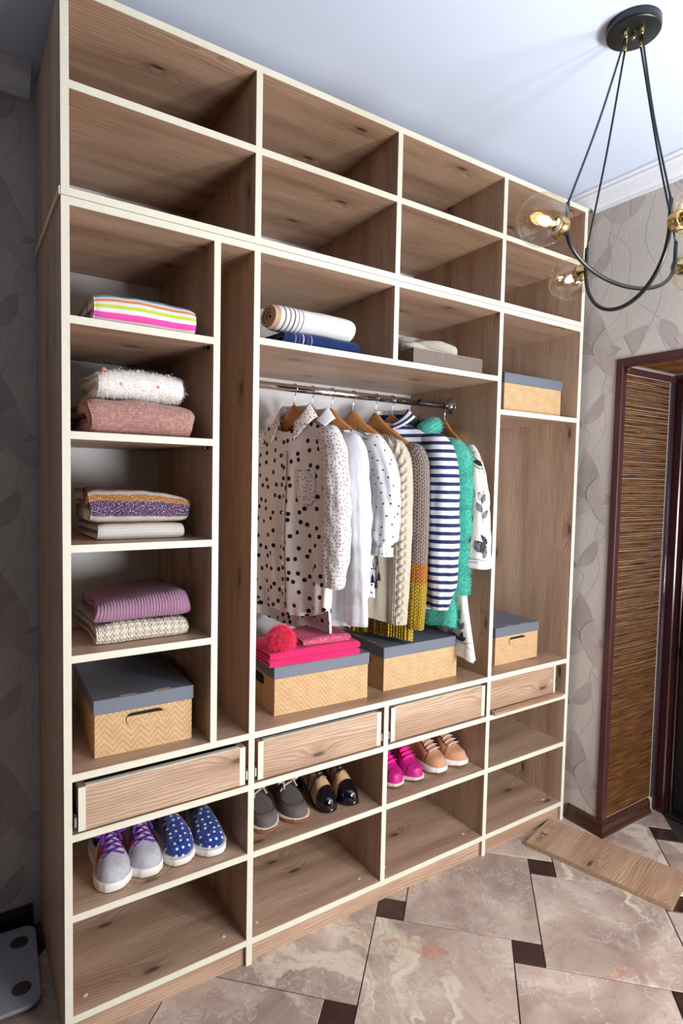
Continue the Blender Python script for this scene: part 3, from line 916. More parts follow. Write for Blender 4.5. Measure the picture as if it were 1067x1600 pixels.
def folded_data(W, D, n, h, seed=0, soft=0.004, slope=0.0, crown=0.006, nx=60, th=0.95, skew=0.0, ripple=None):
    """sheet folded n times: serpentine in (y,z) swept along x; returns V,F,uv(x, path length)"""
    pts = []
    r = h / 2
    for k in range(n):
        zc = h * (k + 0.5)
        ys = np.linspace(D - r, r, 22)
        if k % 2:
            ys = ys[::-1]
        pts += [(y, zc) for y in ys]
        if k < n - 1:
            a = np.linspace(0, PI, 15)[1:-1]
            if k % 2 == 0:
                pts += [(r - r * math.sin(t) * 1.0, zc + r - r * math.cos(t)) for t in a]
            else:
                pts += [(D - r + r * math.sin(t), zc + r - r * math.cos(t)) for t in a]
    P = np.array(pts)
    T = np.gradient(P, axis=0)
    T /= np.linalg.norm(T, axis=1)[:, None]
    Nn = np.stack([T[:, 1], -T[:, 0]], 1)
    s = np.concatenate([[0], np.cumsum(np.linalg.norm(np.diff(P, axis=0), axis=1))])
    m = len(P)
    xs = np.linspace(0, W, nx)
    Ht = n * h
    V = np.zeros((nx, 2 * m, 3))
    U = np.zeros((nx, 2 * m, 2))
    for i, x in enumerate(xs):
        e = min(x, W - x)
        ef = 1 - 0.30 * math.exp(-(e / 0.008) ** 1.0)
        hw = h * th / 2 * ef
        ring = np.vstack([P + Nn * hw, (P - Nn * hw)[::-1]])
        y, z = ring[:, 0], ring[:, 1]
        rel = np.clip(z / Ht, 0, 1)
        nz = vnoise(np.full_like(y, x * 16), y * 14 + z * 8, seed)
        ny = vnoise(np.full_like(y, x * 20 + 3), z * 30, seed + 5)
        front = np.exp(-(y / 0.05) ** 2)
        zz = z + rel * (nz * soft + slope * (x - W / 2) - crown * (2 * x / W - 1) ** 2)
        yy = y + ny * soft * 0.9 * front + skew * x * rel
        if ripple:
            k_, a_ = ripple
            yy = yy - a_ * np.sin(x * k_) * front
            zz = zz + a_ * 0.6 * np.sin(x * k_) * rel
        xx = x + vnoise(y * 18, z * 24, seed + 9) * soft * 1.6 * (1 if x > W / 2 else -1) * (1 if e < 0.001 else math.exp(-e / 0.03))
        zz = np.maximum(zz, h * 0.5 * (1 - th * ef))
        V[i] = np.stack([xx * np.ones_like(y), yy, zz - h * 0.5 * (1 - th)], 1)
        U[i, :, 0] = x
        U[i, :, 1] = np.concatenate([s, s[::-1]])
    V[:, :, 2] = np.maximum(V[:, :, 2], 0.0)
    Vf, F = grid_data(V, closed_u=True)
    F = [tuple(f) for f in F]
    M2 = 2 * m
    for i0, fl in ((0, False), ((nx - 1) * M2, True)):
        for k in range(m - 1):
            q = (i0 + k, i0 + k + 1, i0 + M2 - 2 - k, i0 + M2 - 1 - k)
            F.append(q if not fl else q[::-1])
    return Vf, F, U.reshape(-1, 2), s[-1], V

def folded(name, label, cat, loc, W, D, n, h, mat, rz=0.0, group='folded clothes on the shelves', **kw):
    V, F, U, S, G = folded_data(W, D, n, h, **kw)
    o = mesh(name, V, F, mat, None, U)
    o.location = loc
    o.rotation_euler = (0, 0, rz)
    tag(o, label, cat, group)
    return o, G

def smid(D, h):
    return D - h + PI * h / 4     # path length at the middle of the first front fold

# striped towel
D_, h_ = 0.25, 0.038
sm = smid(D_, h_)
TOWEL = cloth_material('striped_terry', (226, 222, 222), 0.95, 700, bands=[(sm + .017, sm + .021, (30, 140, 175)), (sm + .008, sm + .0118, (232, 128, 60)), (sm - .001, sm + .0035, (190, 205, 70)), (sm - .0145, sm - .006, (232, 84, 170)), (sm + .09, sm + .10, (190, 90, 170))], bump=0.9)
folded('bath_towel', 'white terry towel with blue, orange, lime and pink stripes', 'towel', (0.066, 0.034, ftop('a1') + 0.0003), 0.248, D_, 2, h_, TOWEL, math.radians(-1), seed=3, soft=0.003, crown=0.003)
# pink sweater + fluffy white sweater
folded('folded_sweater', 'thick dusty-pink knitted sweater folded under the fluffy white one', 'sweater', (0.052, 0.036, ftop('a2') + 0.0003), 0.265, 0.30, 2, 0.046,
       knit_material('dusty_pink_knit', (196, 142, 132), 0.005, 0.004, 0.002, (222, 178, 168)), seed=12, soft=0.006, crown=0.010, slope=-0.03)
FLUFF = plain('fluffy_white_wool', (232, 228, 224), 0.95, var=0.05, sheen=0.4)
fo, G = folded('folded_sweater', 'fluffy white sweater with small pink bobbles on top of the pink one', 'sweater', (0.078, 0.05, ftop('a2') + 0.0965), 0.212, 0.26, 2, 0.034, FLUFF, seed=21, soft=0.005, crown=0.006)
Nn_ = grid_normals(G, True)
m_ = G.shape[1] // 2
PP, NN = G.reshape(-1, 3), -Nn_.reshape(-1, 3)
cen = np.array([0.106, 0.12, 0.034])
NN = np.where(((PP - cen) * NN).sum(1)[:, None] > 0, NN, -NN)
selm = (PP[:, 1] < 0.02) | (PP[:, 2] > 0.055) | (PP[:, 0] < 0.004) | (PP[:, 0] > 0.208)
V, F = fur_data(PP[selm], NN[selm], 0.009, 0.0007, 9000, 0.2, 3, 0.8)
fz = mesh('wool_fuzz', V, F, FLUFF, fo, np.zeros((len(V), 2)))
fz['kind'] = 'stuff'
BOB = [plain('pink_bobble', (206, 130, 118), 0.9), plain('beige_bobble', (196, 168, 140), 0.9)]
for k, (x, zf, yb) in enumerate(((0.016, 0.064, 0.012), (0.052, 0.028, -0.012), (0.100, 0.068, 0.020), (0.142, 0.030, -0.012), (0.176, 0.064, 0.012))):
    lathe('bobble', [(0, -.006), (.0035, -.005), (.006, -.002), (.006, .002), (.0035, .005), (0, .006)], BOB[1 if k in (1, 2) else 0], fo, 10, (0, 0, 1), (x, yb, zf))
# white + mustard striped
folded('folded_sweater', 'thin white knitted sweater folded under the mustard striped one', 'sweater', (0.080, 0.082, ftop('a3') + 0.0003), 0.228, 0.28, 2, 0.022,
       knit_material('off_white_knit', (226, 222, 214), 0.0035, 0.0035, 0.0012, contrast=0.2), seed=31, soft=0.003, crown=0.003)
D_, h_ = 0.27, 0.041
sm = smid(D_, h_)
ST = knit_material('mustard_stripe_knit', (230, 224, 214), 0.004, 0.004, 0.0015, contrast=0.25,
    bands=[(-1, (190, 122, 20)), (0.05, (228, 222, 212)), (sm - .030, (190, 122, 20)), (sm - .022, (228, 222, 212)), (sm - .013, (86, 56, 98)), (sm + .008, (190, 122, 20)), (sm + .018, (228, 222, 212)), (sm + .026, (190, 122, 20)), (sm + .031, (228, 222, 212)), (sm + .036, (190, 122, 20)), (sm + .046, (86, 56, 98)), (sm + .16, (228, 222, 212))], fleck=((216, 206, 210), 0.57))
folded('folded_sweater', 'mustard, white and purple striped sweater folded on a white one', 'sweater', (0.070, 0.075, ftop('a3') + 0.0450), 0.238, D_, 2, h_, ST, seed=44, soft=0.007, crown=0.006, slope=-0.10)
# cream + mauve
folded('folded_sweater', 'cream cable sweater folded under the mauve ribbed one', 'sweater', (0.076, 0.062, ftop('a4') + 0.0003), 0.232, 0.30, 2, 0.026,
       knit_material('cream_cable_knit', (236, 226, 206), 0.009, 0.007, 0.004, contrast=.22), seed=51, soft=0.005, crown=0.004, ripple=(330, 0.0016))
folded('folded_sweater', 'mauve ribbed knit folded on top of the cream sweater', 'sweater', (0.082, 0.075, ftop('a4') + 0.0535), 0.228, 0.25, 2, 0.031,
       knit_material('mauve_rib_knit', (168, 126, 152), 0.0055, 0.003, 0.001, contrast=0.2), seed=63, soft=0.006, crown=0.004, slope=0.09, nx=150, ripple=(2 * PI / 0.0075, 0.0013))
# towels on the middle shelf
NAVY = cloth_material('navy_terry', (34, 60, 112), 0.95, 600, bump=0.9)
def xbands(mat_name, rgb, bands, weave=600):
    g = NT(mat_name)
    uv = g.uv()
    u, v, _ = g.sep(uv)
    col = lin(*rgb)
    for a, b, c in bands:
        msk = g.m('MULTIPLY', g.step(u, a - .0006, a + .0006), g.m('SUBTRACT', 1.0, g.step(u, b - .0006, b + .0006)))
        col = g.mix(msk, col, lin(*c))
    g.bump(g.noise(g.scale(uv, weave, weave), 1.0, 2), 0.9, 0.001)
    return g.fin(col, 0.95, 0, 0.15, sheen=0.1)
NAVY = xbands('navy_terry', (24, 44, 86), [(.034, .038, (96, 120, 160)), (.048, .051, (120, 60, 90)), (.060, .064, (170, 186, 210)), (.076, .079, (110, 64, 96)), (.088, .092, (110, 134, 176))])
folded('bath_towel', 'navy blue terry towel folded under the rolled white towel', 'towel', (0.575, 0.034, ftop('h') + 0.0003), 0.272, 0.22, 2, 0.0235, NAVY, math.radians(1.5), seed=71, soft=0.004, crown=0.004, slope=0.02)
WTOW = xbands('white_terry_striped_end', (228, 228, 228), [(-1, .012, (190, 160, 128)), (.022, .026, (90, 84, 84)), (.036, .040, (120, 80, 84)), (.050, .054, (60, 66, 90)), (.064, .067, (140, 70, 80)), (.078, .081, (70, 76, 104))])
# rolled towel: spiral
def spiral_roll(name, label, loc, W, R, turns, mat, rz=0.0, flat=0.8):
    th = np.linspace(0, turns * 2 * PI, 150)
    rr = 0.006 + (R - 0.006) * th / th[-1]
    t = (R - 0.006) / turns * 0.92
    a0 = -PI * 0.5
    def ring(off):
        return np.stack([(rr + off) * np.cos(th + a0) * 1.35, (rr + off) * np.sin(th + a0) * flat], 1)
    outer, inner = ring(t / 2), ring(-t / 2)
    nx = 40
    m = len(th)
    V = np.zeros((nx, 2 * m, 3))
    U = np.zeros((nx, 2 * m, 2))
    s = np.concatenate([[0], np.cumsum(np.hypot(*np.diff(outer, axis=0).T))])
    for i, x in enumerate(np.linspace(0, W, nx)):
        e = min(x, W - x)
        k = 1 - 0.10 * math.exp(-e / 0.008)
        ringp = np.vstack([outer, inner[::-1]]) * k
        tele = 0.010 * np.concatenate([rr, rr[::-1]]) / R * (-1 if x < W / 2 else -0.4) * math.exp(-e / 0.02)
        V[i, :, 0] = x + tele
        V[i, :, 1] = ringp[:, 0] + vnoise(x * 20, ringp[:, 1] * 20, 5) * 0.002
        V[i, :, 2] = ringp[:, 1] + vnoise(np.full(2 * m, x * 14), ringp[:, 0] * 14, 6) * 0.003 + 0.010 * (x / W) * 0
        U[i, :, 0] = x
        U[i, :, 1] = np.concatenate([s, s[::-1]])
    V[:, :, 2] -= V[:, :, 2].min()
    Vf, F = grid_data(V, closed_u=True)
    F = [tuple(f) for f in F]
    for i0 in (0, (nx - 1) * 2 * m):
        F += [(i0 + k, i0 + k + 1, i0 + 2 * m - 2 - k, i0 + 2 * m - 1 - k) for k in range(m - 1)]
    o = mesh(name, Vf, F, mat, None, U.reshape(-1, 2))
    o.location = loc
    o.rotation_euler = (0, 0, rz)
    return tag(o, label, 'towel', 'folded clothes on the shelves')
spiral_roll('bath_towel', 'rolled white towel with beige end and thin stripes', (0.566, 0.098, ftop('h') + 0.0475), 0.275, 0.041, 3.0, WTOW, math.radians(1.5), 0.86)
# white knit in the tray
def lump(name, mat, parent, loc, rx, ry, rz, seed, amp=0.25, nu=60, nv=30):
    a, b = np.meshgrid(np.linspace(0, 2 * PI, nu, endpoint=False), np.linspace(0.02, PI - 0.02, nv))
    d = np.stack([np.cos(a) * np.sin(b), np.sin(a) * np.sin(b), np.cos(b)], -1)
    r = 1 + amp * (vnoise(d[..., 0] * 3 + d[..., 2] * 2, d[..., 1] * 3, seed) + 0.5 * np.abs(vnoise(d[..., 0] * 6, d[..., 1] * 7 + d[..., 2] * 5, seed + 3)))
    P = d * r[..., None] * np.array([rx, ry, rz]) + np.array(loc)
    return grid(name, P, mat, parent, np.stack([a * rx, b * rz * 2], -1), closed_u=True), P
kn, _ = lump('folded_knit', knit_material('ivory_knit', (230, 222, 206), 0.006, 0.005, 0.003), None, (0, 0, 0), 0.118, 0.078, 0.050, 8, 0.34)
kn.location = (1.185, 0.135, ftop('h') + 0.062)
tag(kn, 'crumpled ivory knit lying in the brown dotted box', 'knitwear')

# pink pile on the second box
PINK = knit_material('hot_pink_knit', (240, 40, 112), 0.003, 0.003, 0.0008, contrast=0.15)
zl = ZC + 0.1525
folded('folded_sweater', 'hot pink folded knit lying on the box under the pink hat', 'sweater', (0.562, 0.064, zl), 0.320, 0.19, 4, 0.0118, PINK, math.radians(-2.0), seed=81, soft=0.0028, crown=0.002, nx=70)
hat = empty('bobble_hat', (0.70, 0.13, zl + 0.0475), math.radians(-4), 'hot pink knitted hat with a fluffy pompom on the pink pile', 'hat')
PINKH = knit_material('pink_melange_knit', (244, 80, 132), 0.008, 0.006, 0.004, (248, 150, 170))
V, F, U, S, G = folded_data(0.170, 0.13, 2, 0.014, seed=91, soft=0.005, crown=0.005, slope=0.03, nx=60)
V = V + np.array([-0.015, -0.055, 0.0])
mesh('knitted_cap', V, F, PINKH, hat, U)
PINKF = plain('hot_pink_fur', (255, 48, 104), 0.8, var=0.1, scale=300, sheen=0.3)
rgp = np.random.default_rng(4)
dd = rgp.normal(0, 1, (4000, 3)); dd /= np.linalg.norm(dd, axis=1)[:, None]
pc = np.array([-0.086, -0.050, 0.034])
core, _ = lump('pompom_core', PINKF, hat, tuple(pc), 0.030, 0.030, 0.028, 3, 0.08, 24, 14)
V, F = fur_data(pc + dd * 0.022, dd, 0.028, 0.0009, 9000, 0.1, 5, 0.5)
V[:, 2] = np.maximum(V[:, 2], 0.0005)
pf = mesh('pompom', V, F, PINKF, hat, np.zeros((len(V), 2)))
pf['kind'] = 'stuff'

# ================================================================== shoes
def shoe(name, label, group, loc, rz, P, mirror=False):
    """toe at local y=0 pointing -y, heel at y=L"""
    r = empty(name, loc, rz, label, 'shoe', group)
    L, Wd = P['L'], P['W']
    sgn = -1 if mirror else 1
    tw = [0, .03, .10, .22, .40, .55, .72, .86, .95, .985, 1.0]
    ww = P.get('wprof', [0.0, .40, .60, .66, .66, .80, 1.0, .95, .68, .42, 0.0])
    wf = lambda t: np.where(np.asarray(t) > .74, ww[6] * np.sqrt(np.clip(1 - (np.clip((np.asarray(t) - .74) / .26, 0, 1)) ** P.get('toe', 2.5), 0, 1)), np.clip(spl(t, tw, ww), 0, None)) * Wd
    cf = lambda t: sgn * P.get('asym', 0.008) * np.sin(PI * np.clip((t - .3) / .7, 0, 1))
    zb = lambda t: np.interp(t, *P.get('base', ([0, 1], [0, 0])))
    zs_ = lambda t: np.interp(t, *P['sole'])
    Hf = lambda t: spl(t, *P['H'])
    px, pz = P.get('px', 0.75), P.get('pz', 0.75)
    def up_(t, a, off=0.0):
        t, a = np.broadcast_arrays(np.asarray(t, float), np.asarray(a, float))
        ca, sa = np.cos(a), np.sin(a)
        w = wf(t) - 0.003 + off
        x = cf(t) + np.clip(w, 0.0005, None) * np.sign(ca) * np.abs(ca) ** np.interp(t, [.66, .88], [px, min(px, .72)])
        z = zb(t) + zs_(t) - 0.002 + (Hf(t) + off) * np.abs(sa) ** np.interp(t, [.66, .88], [pz, min(pz, .75)])
        return np.stack([x, L * (1 - t) - off * np.clip((t - .75) / .2, 0, 1) + off * np.clip((.15 - t) / .15, 0, 1), z], -1)
    t = np.concatenate([np.linspace(0.012, .08, 8)[:-1], np.linspace(.08, .9, 44)[:-1], 1 - 0.1 * (1 - np.linspace(0, 1, 14)) ** 1.6])
    t[-1] = 1.0
    a = np.linspace(0, PI, 37)
    TT, AA = np.meshgrid(t, a, indexing='ij')
    G = up_(TT, AA)
    V, F = grid_data(G)
    t0, t1, hw = P['open']          # opening from t0 to t1, half angle
    keep = []
    nu = len(a)
    for f in F:
        i, j = f[0] // nu, f[0] % nu
        tm, am = t[i], a[j] - PI / 2
        if t0 < tm < t1 and abs(am) < hw * min(1, (t1 - tm) / 0.08 + .25, (tm - t0) / .04 + .4):
            continue
        keep.append(tuple(f))
    uvp = np.stack([AA * Wd, (1 - TT) * L], -1)
    mat = P['upper']
    o = mesh('upper', V, keep, mat, r, uvp.reshape(-1, 2))
    md = o.modifiers.new('thick', 'SOLIDIFY'); md.thickness = 0.003; md.offset = -1
    # second tone panels: (t_from, t_to, a_from, a_to, mat, name, lift)
    for (ta, tb, aa, ab, mt, nm_, lift) in P.get('panels', []):
        tt, a2 = np.meshgrid(np.linspace(ta, tb, 16), np.linspace(aa, ab, 20), indexing='ij')
        grid(nm_, up_(tt, a2, lift), mt, r, np.stack([a2 * Wd, tt * L], -1))
    # lining visible in the opening
    tt, a2 = np.meshgrid(np.linspace(0.04, t1 + .05, 14), np.linspace(0.25, PI - .25, 16), indexing='ij')
    gl = up_(tt, a2, -0.006)
    gl[..., 2] = np.minimum(gl[..., 2], (zb(tt) + zs_(tt) + 0.010))
    grid('insole', gl, P['lining'], r, np.stack([a2, tt], -1))
    # sole: stacked outline rings
    ts = np.concatenate([np.linspace(0, .06, 8)[:-1], np.linspace(.06, .88, 30)[:-1], 1 - 0.12 * (1 - np.linspace(0, 1, 14)) ** 2])
    for nm_, fz0, fz1, mt, out in P['soles']:
        right = np.stack([cf(ts) + np.maximum(wf(ts), .0) + out * (wf(ts) > 1e-4), L * (1 - ts)], 1)
        left = np.stack([cf(ts) - np.maximum(wf(ts), .0) - out * (wf(ts) > 1e-4), L * (1 - ts)], 1)[::-1]
        tout = np.concatenate([ts, ts[::-1][1:-1]])
        ol = np.vstack([right, left[1:-1]])
        ol[:, 1] += np.where(tout > .97, -out, np.where(tout < .03, out, 0))
        rows = []
        spring = P.get('spring', 0.004) * np.clip((tout - .72) / .28, 0, 1) ** 2
        for q, sh in ((0, 0.965), (.12, 1.0), (.85, 1.005), (1.0, 0.975)):
            z = zb(tout) + spring * (1 - q) + zs_(tout) * (fz0 + (fz1 - fz0) * q)
            cx = ol.mean(0)
            rows.append(np.stack([cf(tout) + (ol[:, 0] - cf(tout)) * sh, cx[1] + (ol[:, 1] - cx[1]) * (1 - (1 - sh) * .35), z], 1))
        G2 = np.array(rows)
        V, F = grid_data(G2, closed_u=True)
        n = len(ol)
        F = [tuple(f) for f in F] + [tuple(range(n))[::-1], tuple(3 * n + i for i in range(n))]
        mesh(nm_, V, F, mt, r, np.array([(p[0], p[2]) for p in V]), smooth=True).modifiers.new('edges', 'EDGE_SPLIT').split_angle = 0.9
    # tongue
    if P.get('tongue'):
        ta, tb, mt = P['tongue']
        tt, a2 = np.meshgrid(np.linspace(ta, tb, 12), np.linspace(PI / 2 - .62, PI / 2 + .62, 12), indexing='ij')
        gg = up_(tt, a2, 0.001)
        gg[..., 2] += 0.012 * np.clip((tb - tt) / (tb - ta), 0, 1)
        grid('tongue', gg, mt, r, np.stack([a2 * Wd, tt * L], -1)).modifiers.new('thick', 'SOLIDIFY').thickness = 0.004
    # laces
    if P.get('laces'):
        ta, tb, n, da, rad, mt, style = P['laces']
        mb = MB()
        tl = np.linspace(ta, tb, n)
        for i, tq in enumerate(tl):
            dt = (tb - ta) / (n - 1) * (0.5 if style != 'bar' else 0.1)
            for sg in ((1, -1) if style == 'cross' else (1,)):
                aa = np.linspace(PI / 2 - da, PI / 2 + da, 9)
                tq2 = tq + sg * dt * (aa - PI / 2) / da
                pts = up_(np.clip(tq2, 0.02, .97), aa, 0.006 + 0.003 * (sg > 0))
                mb.add(*tube_data(pts, rad, 6, True, 0.55 if style != 'cord' else 1.0))
        top = up_(ta - .02, PI / 2, 0.010)
        if P.get('bow'):
            for sx in (1, -1):
                c = top + np.array([0, -0.004, 0.006])
                q = P['bow']
                mb.add(*tube_data(smooth_path([c, c + np.array([sx * q * .7, -.010, .010]), c + np.array([sx * q * 1.2, -.022, -.002]), c + np.array([sx * q * .6, -.022, -.008]), c], 26), rad, 6, True))
                mb.add(*tube_data(smooth_path([c, c + np.array([sx * q * .5, -.022, -.006]), c + np.array([sx * q * .75, -.042, -.022])], 16), rad, 6, True))
        mb.build('laces', mt, r)
    for ex in P.get('extra', []):
        ex(r, up_, sgn, zb)
    return r

ZSH = ftop('s') + 0.0003
RUB = plain('white_rubber_sole', (226, 222, 214), 0.55, var=0.04)
GUM = plain('gum_sole', (150, 92, 68), 0.6)
DARKIN = plain('dark_shoe_lining', (38, 30, 40), 0.9)
low_H = ([0, .08, .25, .42, .55, .70, .82, .92, .97, 1.0], [.050, .060, .056, .070, .076, .060, .046, .036, .026, .004])
# grey suede sneakers with purple laces and pink stripes
SUEDE = plain('grey_suede', (176, 174, 182), 0.95, var=0.12, scale=90, bump=0.3, sheen=0.2)
MAG = plain('crimson_stripe', (196, 30, 78), 0.8)
PURP = plain('purple_lace', (98, 40, 150), 0.8)
def side_stripes(r, up_, sgn, zb):
    for side in (0, 1):
        for k in range(3):
            t0 = .585 + .060 * k
            tt, a2 = np.meshgrid(np.linspace(0, 1, 10), np.linspace(0, .036, 4), indexing='ij')
            ang = .10 + .95 * tt
            tq = t0 + a2 - .055 * tt
            ang = ang if side == 0 else PI - ang
            grid('stripe', up_(tq, ang, 0.0016), MAG, r, np.stack([tt, a2], -1))
def toe_seam(r, up_, sgn, zb):
    aa = np.linspace(.15, PI - .15, 24)
    tube('toe_seam', up_(.80 - .05 * np.sin(aa), aa, 0.0012), 0.0009, plain('seam_grey', (140, 138, 148), 0.9), r, 5)
sn = dict(L=.235, W=.046, H=low_H, sole=([0, .5, 1], [.026, .024, .026]), open=(.06, .46, 1.15), upper=SUEDE, lining=plain('navy_lining', (44, 34, 74), 0.95),
          soles=[('sole', 0, 1, RUB, .003)], px=1.3, pz=1.0, tongue=(.42, .77, plain('white_tongue', (206, 202, 204), 0.9)), laces=(.52, .78, 5, .55, .0036, PURP, 'cross'), bow=.034, extra=[side_stripes, toe_seam])
shoe('sneaker', 'grey sneaker with purple laces nearest the left side panel', 'grey sneakers with purple laces', (0.114, 0.034, ZSH), math.radians(-1), sn)
shoe('sneaker', 'grey sneaker with purple laces beside the blue slip-ons', 'grey sneakers with purple laces', (0.207, 0.044, ZSH), math.radians(-4), sn, True)
# blue velvet dotted slip-ons
g = NT('blue_dotted_velvet')
uv = g.uv()
c0 = g.ramp(g.noise(g.scale(uv, 60, 60), 1.0, 4, 0.6), [(0.35, lin(10, 16, 52)), (0.52, lin(20, 48, 128)), (0.7, lin(44, 86, 180))])
ox_, oy_, oz_ = g.sep(g.n('ShaderNodeTexCoord').outputs['Object'])
dv = g.vor(g.scale(g.comb(ox_, g.m('ADD', oy_, g.m('MULTIPLY', oz_, 0.8)), 0.0), 52, 46), 1.0, 0.35)
VELV = g.fin(g.mix(g.m('SUBTRACT', 1.0, g.step(dv.outputs['Distance'], 0.17, 0.21)), c0, lin(214, 220, 236)), 0.85, 0, 0.2, sheen=0.5)
sl_H = ([0, .08, .25, .42, .55, .70, .82, .92, .97, 1.0], [.048, .052, .044, .062, .066, .052, .040, .030, .020, .004])
sp_ = dict(L=.235, W=.045, H=sl_H, sole=([0, .5, 1], [.027, .025, .027]), open=(.06, .40, 1.1), upper=VELV, lining=DARKIN, soles=[('sole', 0, .80, RUB, .003), ('sole_rim', .80, 1.0, RUB, .004)], pz=.7, px=.7)
shoe('slip_on_shoe', 'blue polka-dot slip-on shoe beside the grey sneakers', 'blue dotted slip-ons', (0.296, 0.046, ZSH), math.radians(2), sp_)
shoe('slip_on_shoe', 'blue polka-dot slip-on shoe nearest the upright board', 'blue dotted slip-ons', (0.388, 0.036, ZSH), math.radians(-4), sp_, True)
# dark grey perforated lace-ups
g = NT('taupe_perforated')
uv = g.uv()
pv_ = g.vor(g.scale(uv, 190, 150), 1.0, 0.0)
u, v, _ = g.sep(uv)
reg = g.m('MULTIPLY', g.step(v, .018, .022), g.m('SUBTRACT', 1.0, g.step(v, .105, .110)))
reg = g.m('MULTIPLY', reg, g.m('SUBTRACT', 1.0, g.step(g.m('ABSOLUTE', g.m('SUBTRACT', u, .0705)), .026, .029)))
hole = g.m('MULTIPLY', reg, g.m('SUBTRACT', 1.0, g.step(pv_.outputs['Distance'], .26, .36)))
TAUPE = g.fin(g.mix(hole, lin(92, 84, 80), lin(34, 30, 30)), 0.8)
CREAMR = plain('cream_midsole', (216, 206, 186), 0.6)
lace_c = plain('beige_lace', (190, 178, 166), 0.85)
def moc_seam(r, up_, sgn, zb):
    tq = np.linspace(0, 1, 40)
    aa = PI / 2 + np.linspace(-1, 1, 40) * .92
    tt = .56 + .34 * np.sqrt(np.clip(1 - np.linspace(-1, 1, 40) ** 4, 0, 1))
    tube('moccasin_seam', up_(tt, aa, 0.0012), 0.0014, plain('taupe_seam', (74, 66, 64), 0.85), r, 5)
mc = dict(L=.245, W=.045, H=([0, .08, .25, .42, .55, .70, .82, .92, .97, 1.0], [.048, .05, .045, .064, .072, .058, .042, .031, .022, .004]), sole=([0, .5, 1], [.020, .018, .018]), open=(.06, .42, 1.05), upper=TAUPE, lining=DARKIN,
          soles=[('outsole', 0, .55, GUM, .0035), ('midsole', .55, 1, CREAMR, .0042)], laces=(.54, .64, 2, .62, .0028, lace_c, 'cord'), bow=.030, pz=.62, px=.8, extra=[moc_seam], spring=.006)
shoe('lace_up_shoe', 'dark taupe perforated shoe nearest the left upright', 'dark taupe perforated shoes', (0.570, 0.058, ZSH), math.radians(5), mc)
shoe('lace_up_shoe', 'dark taupe perforated shoe beside the two-tone oxfords', 'dark taupe perforated shoes', (0.677, 0.052, ZSH), math.radians(-2), mc, True)
# two-tone patent oxfords with heels
PATB = plain('black_patent', (14, 13, 20), 0.08, var=0.1, coat=0.6)
BEIG = plain('beige_patent', (198, 158, 122), 0.2, var=0.05, coat=0.3)
def oxford_parts(r, up_, sgn, zb):
    mb = MB()
    for y0, y1 in ((.195, .225),):
        n = 16
        rows = []
        for q in np.linspace(0, 1, 6):
            z = q * (.066)
            rr_ = .016 + .010 * q
            rows.append([(rr_ * math.cos(a), .205 + .012 * q * 0 + rr_ * math.sin(a), z) for a in np.linspace(0, 2 * PI, n, endpoint=False)])
        V, F = grid_data(np.array(rows), closed_u=True)
        mb.add(V, [tuple(f) for f in F] + [tuple(range(n))[::-1]])
    mb.build('heel', PATB, r)
    for t_, lw in ((.60, .004), ):
        aa = np.linspace(.1, PI - .1, 24)
        tube('trim_line', up_(t_ + .10 * np.sin(aa) - .04, aa, .0015), .0022, PATB, r, 5)
    aa = np.linspace(.15, PI - .15, 20)
    tube('instep_strap', up_(.50 + 0 * aa, aa, .002), .0030, PATB, r, 6)
    for s2 in (1, -1):
        tt = np.linspace(.34, .66, 14)
        tube('eyelet_edge', up_(tt, PI / 2 + s2 * (.42 - .25 * np.clip((tt - .5) / .16, 0, 1)), .002), .0025, PATB, r, 5)
ox = dict(L=.225, W=.040, asym=.006, wprof=[0, .42, .62, .66, .64, .74, .94, .92, .66, .42, 0], H=([0, .08, .25, .42, .55, .70, .82, .92, .97, 1.0], [.060, .072, .074, .078, .082, .074, .056, .042, .030, .004]), base=([0, .25, .62, .74, 1], [.066, .056, .008, .002, .0]),
          sole=([0, 1], [.006, .008]), open=(.05, .36, 1.1), upper=BEIG, lining=DARKIN, soles=[('sole', 0, 1, PATB, .002)], px=.85, pz=.85,
          panels=[(.785, .997, .0, PI, PATB, 'toe_cap', .0016), (.02, .26, .0, PI * .33, PATB, 'heel_counter', .0012), (.02, .26, PI * .67, PI, PATB, 'heel_counter', .0012)],
          laces=(.46, .68, 5, .36, .0024, PATB, 'cross'), bow=.030, extra=[oxford_parts])
shoe('heeled_oxford', 'beige and black patent heeled oxford beside the taupe shoes', 'two-tone patent oxfords', (0.785, 0.050, ZSH), math.radians(2), ox)
shoe('heeled_oxford', 'beige and black patent heeled oxford farther from the taupe shoes', 'two-tone patent oxfords', (0.872, 0.048, ZSH), math.radians(-2), ox, True)
